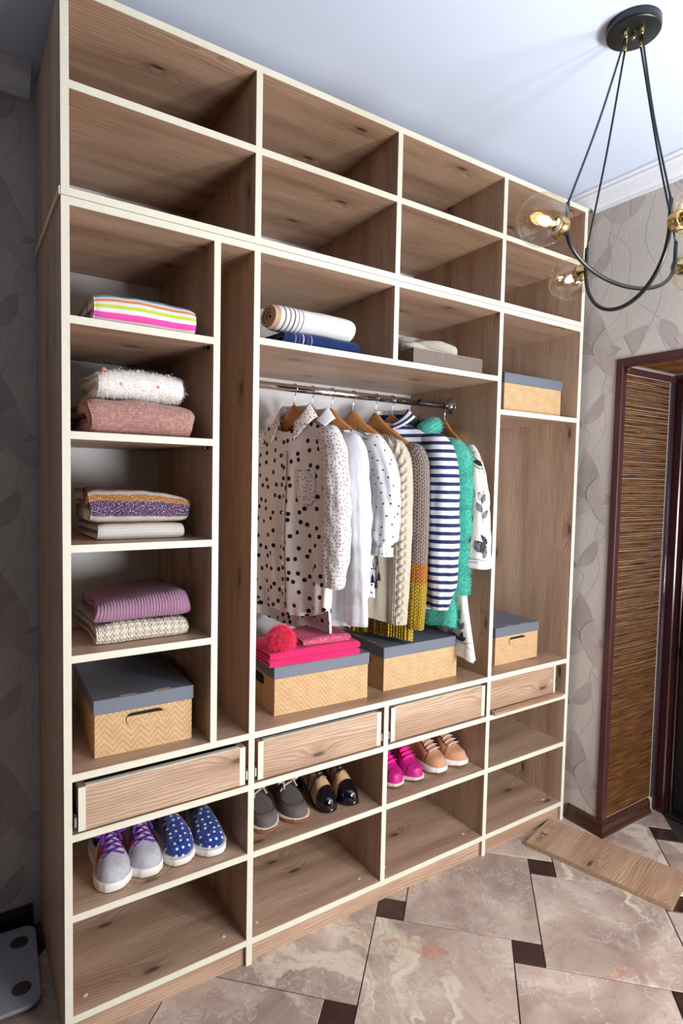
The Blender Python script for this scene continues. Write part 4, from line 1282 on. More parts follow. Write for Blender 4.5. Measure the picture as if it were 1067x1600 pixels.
# magenta sneakers
MAGE = plain('magenta_leather', (186, 22, 120), 0.5, var=0.1, scale=30)
MAGL = plain('magenta_lace', (222, 20, 140), 0.7)
DIRT = plain('dirty_cream_sole', (206, 196, 178), 0.75, var=0.25, scale=120)
def toe_bump(r, up_, sgn, zb):
    aa = np.linspace(.05, PI - .05, 24)
    tube('toe_welt', up_(.90 - .03 * np.sin(aa), aa, .001), .0012, plain('magenta_seam', (150, 16, 96), 0.6), r, 5)
    aa = np.linspace(.05, PI - .05, 24)
    for q in (0.25, .6, 1.0, 2.1, 2.5, 2.9):
        pos = up_(.965 if .9 < q < 2.2 else .90, q, .004)
    mb = MB()
    for q, tt in ((-.8, .93), (.75, .93), (0.1, .985)):
        a = q
    return
mg = dict(L=.235, W=.042, H=([0, .08, .25, .42, .55, .70, .82, .92, .97, 1.0], [.066, .078, .078, .090, .084, .060, .044, .036, .028, .004]), sole=([0, .5, 1], [.020, .018, .019]), open=(.06, .36, 1.0), upper=MAGE, lining=DARKIN,
          soles=[('outsole', 0, .22, plain('brown_tread', (120, 78, 66), 0.7), .002), ('midsole', .22, 1, DIRT, .003)], tongue=(.42, .76, MAGL), laces=(.52, .76, 5, .50, .0036, MAGL, 'bar'), pz=.85, px=.9, extra=[toe_bump], spring=.006)
shoe('sneaker', 'magenta sneaker half hidden behind the middle upright', 'magenta sneakers', (1.068, 0.058, ZSH), math.radians(2), mg)
shoe('sneaker', 'magenta sneaker beside the tan sneakers', 'magenta sneakers', (1.158, 0.054, ZSH), math.radians(-3), mg, True)
# tan sneakers
TAN = plain('tan_nubuck', (196, 142, 108), 0.8, var=0.06, scale=60)
WLACE = plain('white_lace', (226, 228, 232), 0.7)
def tan_quarters(r, up_, sgn, zb):
    aa = np.linspace(.05, PI - .05, 24)
    for s2 in (1, -1):
        a3 = PI / 2 + s2 * np.linspace(.50, 1.45, 12)
        tube('quarter_seam', up_(.79 + 0 * a3, a3, .001), .0011, plain('tan_seam', (150, 100, 74), 0.8), r, 5)
        tt = np.linspace(.46, .79, 12)
        tube('eyelet_edge', up_(tt, PI / 2 + s2 * .50 + 0 * tt, .0015), .0016, plain('tan_seam', (150, 100, 74), 0.8), r, 5)
tn = dict(L=.25, W=.045, H=([0, .08, .25, .42, .55, .70, .82, .92, .97, 1.0], [.066, .078, .078, .090, .082, .056, .040, .033, .025, .004]), sole=([0, .5, 1], [.028, .027, .029]), open=(.06, .36, 1.0), upper=TAN, lining=DARKIN,
          soles=[('outsole', 0, .2, GUM, .002), ('midsole', .2, 1, RUB, .005)], tongue=(.42, .78, plain('tan_tongue', (186, 132, 100), 0.85)), laces=(.50, .79, 6, .52, .0028, WLACE, 'bar'), bow=.024, pz=.85, px=.9, extra=[tan_quarters], spring=.007)
shoe('sneaker', 'tan sneaker with white laces beside the magenta sneakers', 'tan sneakers with white laces', (1.266, 0.052, ZSH), math.radians(4), tn)
shoe('sneaker', 'tan sneaker with white laces nearest the right upright', 'tan sneakers with white laces', (1.372, 0.052, ZSH), math.radians(1), tn, True)

# ================================================================== loose board and bathroom scale on the floor
bd = empty('loose_board', (1.800, -0.262, 0.0004), math.radians(-75.2), 'loose wooden shelf board lying on the floor by the doorway', 'board')
V, F, uvb = box_data(-0.255, 0.255, -0.112, 0.112, 0, 0.018, 'y', 0.0006)
mesh('board', V, F, WOOD_RAW, bd, uvb, smooth=False)
CHIP = plain('chipboard_edge', (150, 122, 92), 0.85, var=0.35, scale=260)
box('chipboard_edge', -0.254, 0.254, -0.1135, -0.1122, 0.0006, 0.0174, CHIP, bd)
box('chipboard_edge', 0.2552, 0.2565, -0.1115, 0.1115, 0.0006, 0.0174, CHIP, bd)
PEN = plain('pencil_mark', (46, 38, 36), 0.8)
mb = MB()
def stroke(pts, rad=0.0008):
    mb.add(*tube_data([(x, y, 0.0184) for x, y in pts], rad, 5))
# hand-written mark: two loops and a crossed sign
stroke([(-.222 + .008 * math.cos(t), -.066 + .010 * math.sin(t)) for t in np.linspace(0, 6.6, 20)])
stroke([(-.223 + .006 * math.cos(t), -.050 + .006 * math.sin(t)) for t in np.linspace(.5, 6.3, 16)])
stroke([(-.232, -.034), (-.222, -.040), (-.212, -.036), (-.216, -.024), (-.230, -.022), (-.232, -.030)])
stroke([(-.236, -.006), (-.224, -.016), (-.210, -.020)])
stroke([(-.236, -.020), (-.222, -.014), (-.210, -.004)])
stroke([(-.238, -.012), (-.208, -.013)])
stroke([(-.242, .050), (-.205, .050)], 0.0006)
stroke([(-.222, .030), (-.222, .076)], 0.0006)
mb.build('pencil_mark', PEN, bd)

sc_ = empty('bathroom_scale', (-0.185, 0.320, 0.0004), math.radians(-3), 'pale glass bathroom scale with dark metal pads on the floor', 'scale')
def rrect(w, d, r, n=8):
    q = []
    for cx, cy, a0 in ((w - r, d - r, 0), (-w + r, d - r, PI / 2), (-w + r, -d + r, PI), (w - r, -d + r, 1.5 * PI)):
        q += [(cx + r * math.cos(a0 + PI / 2 * i / n), cy + r * math.sin(a0 + PI / 2 * i / n)) for i in range(n + 1)]
    return q
q = rrect(.150, .158, .035)
qi = rrect(.148, .156, .034)
V = [(x, y, .016) for x, y in q] + [(x, y, .0235) for x, y in q] + [(x, y, .025) for x, y in qi]
n = len(q)
F = [(k + i, k + (i + 1) % n, k + n + (i + 1) % n, k + n + i) for k in (0, n) for i in range(n)] + [tuple(range(n))[::-1], tuple(2 * n + i for i in range(n))]
mesh('glass_plate', V, F, plain('pale_glass', (150, 152, 158), 0.12, spec=0.6, var=0.02), sc_, np.zeros((len(V), 2)), smooth=False)
q2 = rrect(.125, .130, .03)
V = [(x, y, .004) for x, y in q2] + [(x, y, .0158) for x, y in q2]
F = [(i, (i + 1) % n, n + (i + 1) % n, n + i) for i in range(n)] + [tuple(range(n))[::-1], tuple(n + i for i in range(n))]
mesh('base', V, F, plain('scale_base', (150, 150, 152), 0.5), sc_, np.zeros((len(V), 2)), smooth=False)
PADM = plain('dark_metal_pad', (86, 80, 74), 0.35, 0.6)
for px_ in (-.105, .105):
    for py_ in (-.09, .09):
        lathe('metal_pad', [(.024, 0), (.024, .0006), (.021, .0012), (0, .0012)], PADM, sc_, 28, (0, 0, 1), (px_, py_, .0251))
        lathe('foot', [(.012, 0), (.012, .0038), (0, .0039)], BLACK_PL, sc_, 14, (0, 0, 1), (px_ * .95, py_, 0))

# ================================================================== hangers
HWOOD = wood_material('hanger_wood', (206, 142, 84), (184, 118, 64), (222, 160, 102), knots=False, rough=0.3)
def hanger(h, phi, label, mat, black=False):
    r = empty('coat_hanger', (h, ROD_Y, ROD_Z), phi - PI / 2, label, 'hanger', 'clothes hangers on the chrome rail')
    R_ = ROD_R + 0.0022
    arc = [(R_ * math.cos(a), 0, R_ * math.sin(a)) for a in np.radians(np.linspace(-48, 205, 26))]
    pts = [(0, 0, -0.066), (0, 0, -0.040), (0.004, 0, -0.022)] + arc
    tube('hook', smooth_path(pts, 90), 0.0017, STEEL if black else CHROME, r, 8)
    n = 49
    rows, uvs = [], []
    for s in np.linspace(-0.165, 0.165, n):
        q = abs(s) / 0.165
        zt = -0.054 - 0.098 * q ** 1.15 - 0.020 * (1 - math.exp(-(q / 0.2) ** 2))
        hh = (0.044 * (1 - q) ** 0.6 + 0.026) * (1 if not black else 1.15)
        if black:
            zt -= 0.012
        tk = (0.0065 + 0.002 * q) * (1.0 if not black else 1.3)
        nd_ = -0.006 * q ** 1.6          # arms bend toward the front
        rows.append([(s, nd_ + tk * a, zt - hh * b) for a, b in ((-.6, 0), (.6, 0), (1, .12), (1, .88), (.6, 1), (-.6, 1), (-1, .88), (-1, .12))])
        uvs.append([(s, a * .01 + b * hh) for a, b in ((-.6, 0), (.6, 0), (1, .12), (1, .88), (.6, 1), (-.6, 1), (-1, .88), (-1, .12))])
    P = np.array(rows)
    V, F = grid_data(P, closed_u=True)
    F = [tuple(f) for f in F] + [tuple(range(8)), tuple((n - 1) * 8 + i for i in range(8))[::-1]]
    mesh('shoulder_bar', V, F, mat, r, np.array(uvs).reshape(-1, 2))
    if not black:
        tube('trouser_bar', [(-.150, -.005, -.180), (-.09, -.003, -.181), (0, -.002, -.181), (.09, -.003, -.181), (.150, -.005, -.180)], .0055, mat, r, 10)
        lathe('ferrule', [(0.0, 0), (.004, 0), (.004, .006), (.0025, .009), (0, .009)], CHROME, r, 12, (0, 0, 1), (0, 0, -.055))
    return r

# ================================================================== garments
class Garment:
    """local axes: x = along hanger toward the room, y = -front, z up (origin at hem)"""
    def __init__(s, name, label, cat, h, phi, hem, **k):
        s.k = k
        s.h, s.phi, s.hem = h, phi, hem
        s.r = empty(name, (h, ROD_Y, hem), phi - PI / 2, label, cat, 'clothes hanging on the rail')
    def bodyf(s, c, sn, v):
        """c, sn = direction on the outline, v = 0 top .. 1 hem -> (s, n, z)"""
        k = s.k
        W0 = k['W0']
        Wv = np.interp(v, k.get('wv', [0, .12, .3, 1]), np.array(k.get('ww', [1, .98, .95, 1.0])) * W0)
        x = Wv * np.sign(c) * np.abs(c) ** 0.8
        q = np.abs(x) / W0
        nw = k.get('neck', 0.062)
        open_ = np.exp(-(x / nw) ** 4)
        T0 = 0.013 + k.get('neckopen', 0.022) * open_
        Tv = np.interp(v, [0, .06, .25, 1], [0, .35, .8, 1.0])
        T = T0 + (k['T'] - T0) * Tv
        n = T * np.sign(sn) * np.abs(sn) ** 0.65
        front = (sn > 0)
        zt = k['ztop'] - k.get('drop', 0.10) * q ** 1.25 - np.where(front, k.get('dipf', 0.05), k.get('dipb', 0.005)) * np.exp(-(x / nw) ** 2) * np.abs(sn) ** .5
        side = np.where(front, 0.0, 37.0)
        hemz = s.hem + k.get('hemwave', 0.008) * vnoise(x * 22, side, k.get('seed', 1) + 2) + np.where(front, k.get('hemf', 0.0), k.get('hemb', 0.0)) + k.get('hemside', 0.0) * q ** 2
        z = zt + (hemz - zt) * v
        amp = k.get('fold', 0.008) * np.clip((v - .04) / .5, 0, 1)
        f = vnoise(x * k.get('fk', 34), v * 1.6 + side, k.get('seed', 1)) + 0.5 * vnoise(x * k.get('fk', 34) * 2.3, v * 2.2 + side, k.get('seed', 1) + 4)
        n = n + amp * f * (np.abs(sn) ** .5 + .2)
        x = x + amp * 0.5 * vnoise(v * 7, side + sn, k.get('seed', 1) + 8)
        n = n + k.get('lean', 0.0) * v
        return x, n, z
    def front(s, x, z, lift=0.002):
        """point on the front face near hanger coordinate x and height z"""
        x = np.asarray(x, float); z = np.asarray(z, float)
        x, z = np.broadcast_arrays(x, z)
        v = np.clip((s.k['ztop'] - z) / (s.k['ztop'] - s.hem), 0.02, 1)
        for _ in range(6):
            Wv = np.interp(v, s.k.get('wv', [0, .12, .3, 1]), np.array(s.k.get('ww', [1, .98, .95, 1.0])) * s.k['W0'])
            c = np.sign(x) * np.clip(np.abs(x) / Wv, 0, .999) ** 1.25
            sn = np.sqrt(1 - c * c)
            xx, n, zz = s.bodyf(c, sn, v)
            v = np.clip(v + (zz - z) / (s.k['ztop'] - s.hem), 0.01, 1.02)
        return np.stack([x, -(n + lift), z - s.hem], -1)
    def body(s, mat, nu=150, nv=90, disp=None, name='body'):
        th = np.linspace(0, 2 * PI, nu, endpoint=False)
        v = np.linspace(0, 1, nv)
        V_, TH = np.meshgrid(v, th, indexing='ij')
        x, n, z = s.bodyf(np.cos(TH), np.sin(TH), V_)
        P = np.stack([x, -n, z - s.hem], -1)
        uvx = np.where(np.sin(TH) >= 0, x, x + 1.37)
        uv = np.stack([uvx, z], -1)
        if disp is not None:
            N = grid_normals(P, True)
            cen = P.mean(1, keepdims=True)
            N = np.where(((P - cen) * N).sum(-1, keepdims=True) > 0, N, -N)
            P = P + N * disp(x, z, np.sin(TH))[..., None]
        s.bP = P
        return grid(name, P, mat, s.r, uv, closed_u=True)
    def sleeve(s, side, mat, zend, prof, out=0.03, nofs=0.0, nu=44, nv=70, disp=None, seed=3, fold=0.004, fk=4, swing=0.0, name='sleeve', start=None, curve=0.0, rim=True):
        """prof = [(t, r_s, r_n)]"""
        k = s.k
        W0 = k['W0']
        zs = (start if start is not None else k['ztop'] - k.get('drop', .10)) - 0.012
        t = np.linspace(0, 1, nv)
        cp = smooth_path([(W0 - .055, zs + .022), (W0 - .005, zs - .012), (W0 + out * .7, zs - .085), (W0 + out + curve, zs + (zend - zs) * .55), (W0 + out * .8 + swing, zend)], nv)
        tt = np.linspace(0, 1, len(cp))
        ln = np.concatenate([[0], np.cumsum(np.hypot(*np.diff(cp, axis=0).T))])
        pth = np.stack([np.interp(t * ln[-1], ln, cp[:, 0]), np.interp(t * ln[-1], ln, cp[:, 1])], 1)
        T = np.gradient(pth, axis=0); T /= np.linalg.norm(T, axis=1)[:, None]
        A = np.stack([-T[:, 1], T[:, 0]], 1)
        pr_ = np.array(prof)
        rs = np.interp(t, pr_[:, 0], pr_[:, 1]); rn = np.interp(t, pr_[:, 0], pr_[:, 2])
        th = np.linspace(0, 2 * PI, nu, endpoint=False)
        Lt = ln[-1]
        def S(tq, a, lift=0.0):
            tq, a = np.broadcast_arrays(np.asarray(tq, float), np.asarray(a, float))
            px = np.interp(tq, t, pth[:, 0]); pz = np.interp(tq, t, pth[:, 1])
            ax = np.interp(tq, t, A[:, 0]); az = np.interp(tq, t, A[:, 1])
            f = fold * np.clip(tq * 3, 0, 1) * (vnoise(np.cos(a) * fk, np.sin(a) * fk + tq * 6, seed) + .6 * vnoise(tq * 22, np.cos(a) * 2, seed + 3))
            d = 0 if disp is None else disp(a, tq * Lt, tq)
            R1 = np.interp(tq, t, rs) + f + d + lift; R2_ = np.interp(tq, t, rn) + f + d + lift
            x = px + ax * R1 * np.cos(a)
            z = pz + az * R1 * np.cos(a)
            n = nofs * np.clip(tq * 4, 0, 1) + R2_ * np.sin(a)
            return np.stack([side * x, -n, z - s.hem], -1)
        TT, AA = np.meshgrid(t, th, indexing='ij')
        P = S(TT, AA)
        zz = P[..., 2] + s.hem
        uv = np.stack([AA * rs.mean() + 3.1 * (side > 0), zz], -1)
        if rim:                      # turned-in rim so the opening has depth
            inner = P[-1] * 0.94 + P[-1].mean(0) * 0.06
            P = np.concatenate([P, inner[None], (inner + np.array([0, 0, .03]))[None]], 0)
            uv = np.concatenate([uv, uv[-1:], uv[-1:]], 0)
        o = grid(name, P, mat, s.r, uv, closed_u=True)
        return o, S, P
    def cuff(s, S, mat, t0=0.93, lift=0.003, name='cuff', flare=0.0, par=None):
        tt, aa = np.meshgrid(np.linspace(t0, 1.0, 5), np.linspace(0, 2 * PI, 40, endpoint=False), indexing='ij')
        P = S(tt, aa, lift)
        P2 = S(np.full_like(aa[:1], 1.0), aa[:1], lift - .004)
        P0 = S(np.full_like(aa[:1], t0), aa[:1], lift - .004)
        P = np.concatenate([P0, P, P2], 0)
        return grid(name, P, mat, par or s.r, np.stack([np.tile(np.linspace(0, .2, 40), (7, 1)), np.tile(P[:, :1, 2], (1, 40))], -1), closed_u=True)
    def collar(s, mat, w=0.060, hgt=0.030, fall=0.055, pts=0.035, zoff=0.0, gap=0.6, name='collar'):
        k = s.k
        al = np.linspace(-PI + gap, PI - gap, 61)
        vv = np.linspace(0, 1, 12)
        V_, AL = np.meshgrid(vv, al, indexing='ij')
        sx, cy = np.sin(AL), -np.cos(AL)          # cy: front = +
        fr = np.clip(cy, -1, 1)
        zb = k['ztop'] - 0.012 + zoff - (0.030 + k.get('dipf', .05) * .45) * np.clip((fr + .2) / 1.2, 0, 1) ** 1.3
        dep = 0.034
        up = np.where(V_ < .35, V_ / .35, 1.0)
        dn = np.clip((V_ - .35) / .65, 0, 1)
        ptl = fall + pts * np.clip((fr - .1) / .9, 0, 1) ** 2
        rad = 1 + .10 * up + .55 * dn * (1 - .25 * np.clip(fr, 0, 1))
        x = w * sx * rad
        n = dep * cy * rad + .012 * dn * np.clip(fr, 0, 1)
        z = zb + hgt * np.sin(up * PI / 2) * (1 - .35 * np.clip(fr, 0, 1)) - ptl * dn ** 1.15
        P = np.stack([x, -n, z - s.hem], -1)
        o = grid(name, P, mat, s.r, np.stack([AL * w, V_ * .08], -1))
        o.modifiers.new('thick', 'SOLIDIFY').thickness = 0.002
        return o
    def patch(s, name, mat, x0, x1, z0, z1, lift=0.003, par=None, n=16, cut=0.0):
        zz, xx = np.meshgrid(np.linspace(z1, z0, n), np.linspace(x0, x1, n), indexing='ij')
        if cut:
            f = np.clip((z0 + cut - zz) / cut, 0, 1)
            zz = zz + f * cut * np.abs((xx - (x0 + x1) / 2) / (x1 - x0) * 2) ** 1.5
        o = grid(name, s.front(xx, zz, lift), mat, par or s.r, np.stack([xx, zz], -1))
        o.modifiers.new('thick', 'SOLIDIFY').thickness = 0.0012
        return o
    def fur(s, P, mat, name, length, count, seed, width=0.0011, spread=.55):
        N = grid_normals(P, True)
        cen = P.mean(1, keepdims=True)
        N = np.where(((P - cen) * N).sum(-1, keepdims=True) > 0, N, -N)
        V, F = fur_data(P.reshape(-1, 3), N.reshape(-1, 3), length, width, count, 0.5, seed, spread)
        o = mesh(name, V, F, mat, s.r, np.stack([V[:, 0], V[:, 2]], 1))
        o['kind'] = 'stuff'
        return o

D = math.radians
HP = [(0.727, D(13)), (0.796, D(13)), (0.873, D(21)), (0.962, D(23)), (1.062, D(14)), (1.137, D(26)), (1.266, D(14)), (1.398, D(-8))]
HL = ['wooden hanger holding the large polka-dot shirt', 'wooden hanger holding the plain white shirt', 'wooden hanger holding the white blouse with tiny dots',
      'wooden hanger holding the cream cable sweater', 'wooden hanger holding the taupe and yellow sweater', 'wooden hanger holding the navy striped blouse',
      'black hanger holding the turquoise fur coat', 'wooden hanger nearest the rail end holding the white floral coat']
BLKH = plain('black_hanger', (18, 18, 20), 0.6)
for i, ((h, ph), l) in enumerate(zip(HP, HL)):
    hanger(h, ph, l, BLKH if i == 6 else HWOOD, i == 6)

# 1 polka-dot shirt
BIGDOT = cloth_material('polka_dot_viscose', (226, 219, 217), 0.8, 900, dots=(0.039, 0.0076, (24, 24, 34), 0.75))
TINYDOT = cloth_material('tiny_dot_viscose', (226, 219, 216), 0.8, 900, dots=(0.0125, 0.0021, (30, 30, 40), 0.7))
G1 = Garment('shirt', 'white shirt with large black polka dots at the left end of the rail', 'shirt', *HP[0], 0.925, W0=0.185, T=0.030, ztop=1.638, drop=0.088, dipf=0.075, fold=0.014, fk=30, seed=5,
             hemf=0.050, hemb=-0.020, hemside=0.03, hemwave=.018, neckopen=.022, ww=[1, .98, .93, 1.02])
G1.body(BIGDOT)
for sd in (1, -1):
    o, S, P = G1.sleeve(sd, TINYDOT, 1.075, [(0, .02, .016), (.08, .046, .030), (.3, .046, .034), (.75, .052, .036), (.9, .045, .032), (1, .030, .024)], out=.032, nofs=.012 if sd > 0 else 0, seed=9 + sd, fold=.005)
    G1.cuff(S, TINYDOT, .94, .002, par=o)
G1.collar(TINYDOT, fall=.045, pts=.030)
G1.patch('pocket', TINYDOT, .055, .130, 1.325, 1.435, .003, cut=.02)
PLK = plain('dark_placket_line', (60, 56, 60), 0.8)
zz = np.linspace(1.50, .985, 60)
pk = grid('placket', G1.front(np.linspace(-.010, .012, 5)[None, :] + 0 * zz[:, None], zz[:, None] + np.zeros((1, 5)), .0035), BIGDOT, G1.r, np.stack(np.broadcast_arrays(np.linspace(.2, .222, 5)[None, :], zz[:, None]), -1))
tube('placket_edge', G1.front(np.full(60, .013), zz, .004), .0009, PLK, pk, 5)
BTN = plain('shirt_button', (226, 220, 214), 0.3)
for zb_ in np.linspace(1.46, 1.05, 6):
    p = G1.front(0.001, zb_, .0045)
    lathe('button', [(0, 0), (.0045, 0), (.0045, .001), (.003, .0018), (0, .0014)], BTN, pk, 12, (0, -1, 0), tuple(p))
# neck label
lb = G1.front(np.zeros(1), np.array([1.56]), 0)
box('neck_label', -.022, .022, .022, .0228, 1.590 - .925, 1.603 - .925, plain('neck_label', (214, 190, 190), 0.7), G1.r)

# 2 plain white shirt
WHT = cloth_material('white_cotton', (220, 221, 226), 0.75, 900, bump=.2, var=.02)
G2 = Garment('shirt', 'plain white long-sleeved shirt behind the polka-dot shirt', 'shirt', *HP[1], 0.935, W0=0.195, T=0.026, ztop=1.632, drop=0.098, fold=.007, seed=15, dipf=.06)
G2.body(WHT, 110, 70)
for sd in (1, -1):
    o, S, P = G2.sleeve(sd, WHT, .952, [(0, .02, .016), (.08, .044, .028), (.3, .042, .030), (.8, .040, .028), (1, .036, .026)], out=.030, nofs=.004 if sd > 0 else 0, seed=19 + sd, fold=.006, swing=.012)
    G2.cuff(S, WHT, .89, .0025, par=o)
G2.collar(WHT, fall=.040, pts=.02)

# 3 white blouse with tiny dots
DOT3 = cloth_material('dotted_blouse_cotton', (222, 222, 225), 0.75, 900, dots=(0.030, 0.0030, (26, 26, 40), 0.8), bump=.2)
G3 = Garment('blouse', 'white blouse with sparse tiny dots, gathered sleeve and dark tassel', 'blouse', *HP[2], 1.02, W0=0.190, T=0.026, ztop=1.628, drop=0.095, fold=.009, seed=25, dipf=.06, neck=.075)
G3.body(DOT3, 120, 70)
for sd in (1, -1):
    o, S, P = G3.sleeve(sd, DOT3, 1.165, [(0, .02, .016), (.09, .046, .028), (.3, .052, .034), (.72, .058, .040), (.86, .052, .036), (.91, .028, .022), (1, .036, .028)], out=.036, nofs=.002 if sd > 0 else 0, seed=29 + sd, fold=.006, fk=7)
    for e in (.0,):
        aa = np.linspace(0, 2 * PI, 40)
        tube('elastic_gather', S(np.full(40, .905), aa, .001), .0016, WHT, o, 5)
NAVYT = plain('navy_tassel', (28, 30, 56), 0.85)
mb = MB()
base_ = np.array(S(.88, PI * .4)) if False else np.array([.212, -.020, 1.175 - 1.02])
for dx_, L_ in ((-.012, .07), (.002, .085), (.012, .06)):
    mb.add(*tube_data(smooth_path([base_, base_ + np.array([dx_ * .6, -.004, -L_ * .5]), base_ + np.array([dx_, -.004, -L_])], 14), .0012, 5))
    e_ = base_ + np.array([dx_, -.004, -L_])
    for q in range(10):
        a = 2 * PI * q / 10
        mb.add(*tube_data([e_, e_ + np.array([.004 * math.cos(a), .003 * math.sin(a), -.012]), e_ + np.array([.006 * math.cos(a), .004 * math.sin(a), -.030])], .0013, 4))
mb.add(*tube_data(smooth_path([base_, base_ + np.array([-.012, -.004, -.03]), base_ + np.array([-.004, -.006, -.055]), base_ + np.array([.006, -.005, -.03]), base_], 24), .0014, 5))
mb.build('tassel', NAVYT, G3.r)

# 4 cream cable sweater
def cable(a, per=.055, w=.012, hgt=.0085):
    def f(x, z):
        c1 = w * np.sin(2 * PI * z / per); c2 = -c1
        b = lambda c: np.clip(1 - ((x - c) / (w * .75)) ** 2, 0, 1) ** .6
        o1 = .65 + .35 * np.cos(2 * PI * z / per); o2 = .65 - .35 * np.cos(2 * PI * z / per)
        rails = sum(np.clip(1 - ((np.abs(x) - q) / .0022) ** 2, 0, 1) for q in (w * 2.3, w * 2.9))
        return hgt * np.maximum(b(c1) * o1, b(c2) * o2) + .0022 * rails
    return f
cb = cable(0)
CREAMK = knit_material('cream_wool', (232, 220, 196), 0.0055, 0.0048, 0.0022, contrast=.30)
G4 = Garment('sweater', 'cream cable-knit sweater between the dotted blouse and taupe sweater', 'sweater', *HP[3], 0.935, W0=0.180, T=0.030, ztop=1.626, drop=0.100, fold=.005, seed=35, dipf=.05, neck=.08, neckopen=.026)
def lace_holes(x, z, sn):
    d = np.zeros_like(x)
    fr = sn > 0
    for c in (-.06, .06):
        d += cb(x - c, z)
    per = .11
    dz = (z / per) % 1 - .5
    for k_ in (1, .6):
        d -= .004 * np.clip(1 - ((np.abs(x) - .045 * k_ * (1 - np.abs(dz) * 2)) / .003) ** 2, 0, 1) * (np.sin(z * 2 * PI / .012) > 0)
    return d
G4.body(CREAMK, 260, 260, disp=lace_holes)
for sd in (1, -1):
    dsp = lambda a, l, t: cb(((a - .85 + PI) % (2 * PI) - PI) * .042 if sd > 0 else ((a - .2 + PI) % (2 * PI) - PI) * .042, l) + .0016 * np.clip(np.sin(a * 16), 0, 1) * (t > .93)
    o, S, P = G4.sleeve(sd, CREAMK, .925, [(0, .02, .016), (.08, .044, .030), (.3, .042, .031), (.8, .037, .030), (1, .034, .027)], out=.022, nofs=.000, nu=120, nv=260, disp=dsp, seed=39, fold=.002)
aa = np.linspace(0, 2 * PI, 60)

# 5 taupe / orange / yellow sweater
BANDS5 = [(-9, (206, 170, 40)), (1.062, (206, 128, 40)), (1.130, (172, 152, 144))]
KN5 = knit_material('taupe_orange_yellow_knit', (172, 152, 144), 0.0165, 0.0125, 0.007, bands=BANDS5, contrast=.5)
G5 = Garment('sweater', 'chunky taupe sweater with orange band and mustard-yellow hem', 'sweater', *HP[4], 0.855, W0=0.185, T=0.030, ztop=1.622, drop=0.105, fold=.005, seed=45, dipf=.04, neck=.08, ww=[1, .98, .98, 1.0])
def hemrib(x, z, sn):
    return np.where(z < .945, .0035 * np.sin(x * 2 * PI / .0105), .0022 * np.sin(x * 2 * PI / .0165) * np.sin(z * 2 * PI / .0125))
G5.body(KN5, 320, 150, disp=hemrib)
for sd in (1, -1):
    dsp = lambda a, l, t: .0028 * np.sin(a * 13) * np.sin(l * 2 * PI / .0125)
    o, S, P = G5.sleeve(sd, KN5, .900, [(0, .02, .016), (.08, .042, .026), (.3, .040, .027), (.85, .036, .025), (1, .032, .022)], out=.016, nofs=-.002, nu=110, nv=180, disp=dsp, seed=49, fold=.002)

# 6 navy striped blouse
STRIPE = cloth_material('navy_stripe_cotton', (222, 222, 228), 0.75, 800, stripes=(.0285, .44, (34, 46, 92)), bump=.3)
G6 = Garment('blouse', 'white blouse with navy horizontal stripes and balloon sleeves', 'blouse', *HP[5], 0.955, W0=0.185, T=0.028, ztop=1.640, drop=0.085, fold=.006, seed=55, dipf=.02, neck=.06)
G6.body(STRIPE, 120, 80)
for sd in (1, -1):
    o, S, P = G6.sleeve(sd, STRIPE, .958, [(0, .02, .016), (.08, .050, .036), (.3, .058, .048), (.62, .063, .054), (.85, .056, .048), (.96, .038, .034), (1, .032, .028)] if sd > 0 else [(0, .02, .014), (.1, .035, .018), (.8, .035, .018), (1, .025, .014)], out=.030 if sd > 0 else .015, nofs=.010 if sd > 0 else 0, seed=59, fold=.004)
G6.collar(STRIPE, w=.055, hgt=.045, fall=.030, pts=.0, gap=.35)

# 7 turquoise fur coat
TURQ = plain('turquoise_fur', (62, 172, 152), 0.85, var=0.14, scale=120, sheen=.4)
G7 = Garment('fur_coat', 'turquoise fur coat with horizontal pelts on the black hanger', 'coat', *HP[6], 0.872, W0=0.165, T=0.032, ztop=1.622, drop=0.085, fold=.003, seed=65, dipf=.01, neck=.06, ww=[1, 1, 1.02, 1.1])
pelt = lambda z: .012 * np.sqrt(np.abs(np.sin(PI * (z - .86) / .118))) - .004
G7.body(TURQ, 110, 150, disp=lambda x, z, sn: pelt(z))
G7.fur(G7.bP, TURQ, 'fur', .0055, 42000, 6)
for sd in (1, -1):
    dsp = lambda a, l, t: (.013 * np.sqrt(np.abs(np.sin(PI * (l - .03) / .118))) - .004) * (t > .05)
    o, S, P = G7.sleeve(sd, TURQ, 1.005, [(0, .02, .016), (.08, .044, .032), (.4, .047, .034), (.9, .044, .032), (1, .038, .028)], out=.030, nofs=.0, nu=50, nv=120, disp=dsp, seed=69, fold=.002)
    G7.fur(P[:-2], TURQ, 'fur', .0055, 32000 if sd > 0 else 6000, 7 + sd)
al = np.linspace(-PI + .35, PI - .35, 40)
ctr = np.stack([.066 * np.sin(al), .040 * np.cos(al), 1.618 - .872 - .030 * np.clip(-np.cos(al), 0, 1)], -1)
V, F, uvc = tube_data(ctr, .030 * np.clip(np.sin((al + PI) / 2) * 3, .4, 1), 16)
mesh('collar', V, F, TURQ, G7.r, uvc)
G7.fur(V.reshape(40, 16, 3), TURQ, 'fur', .006, 12000, 19)

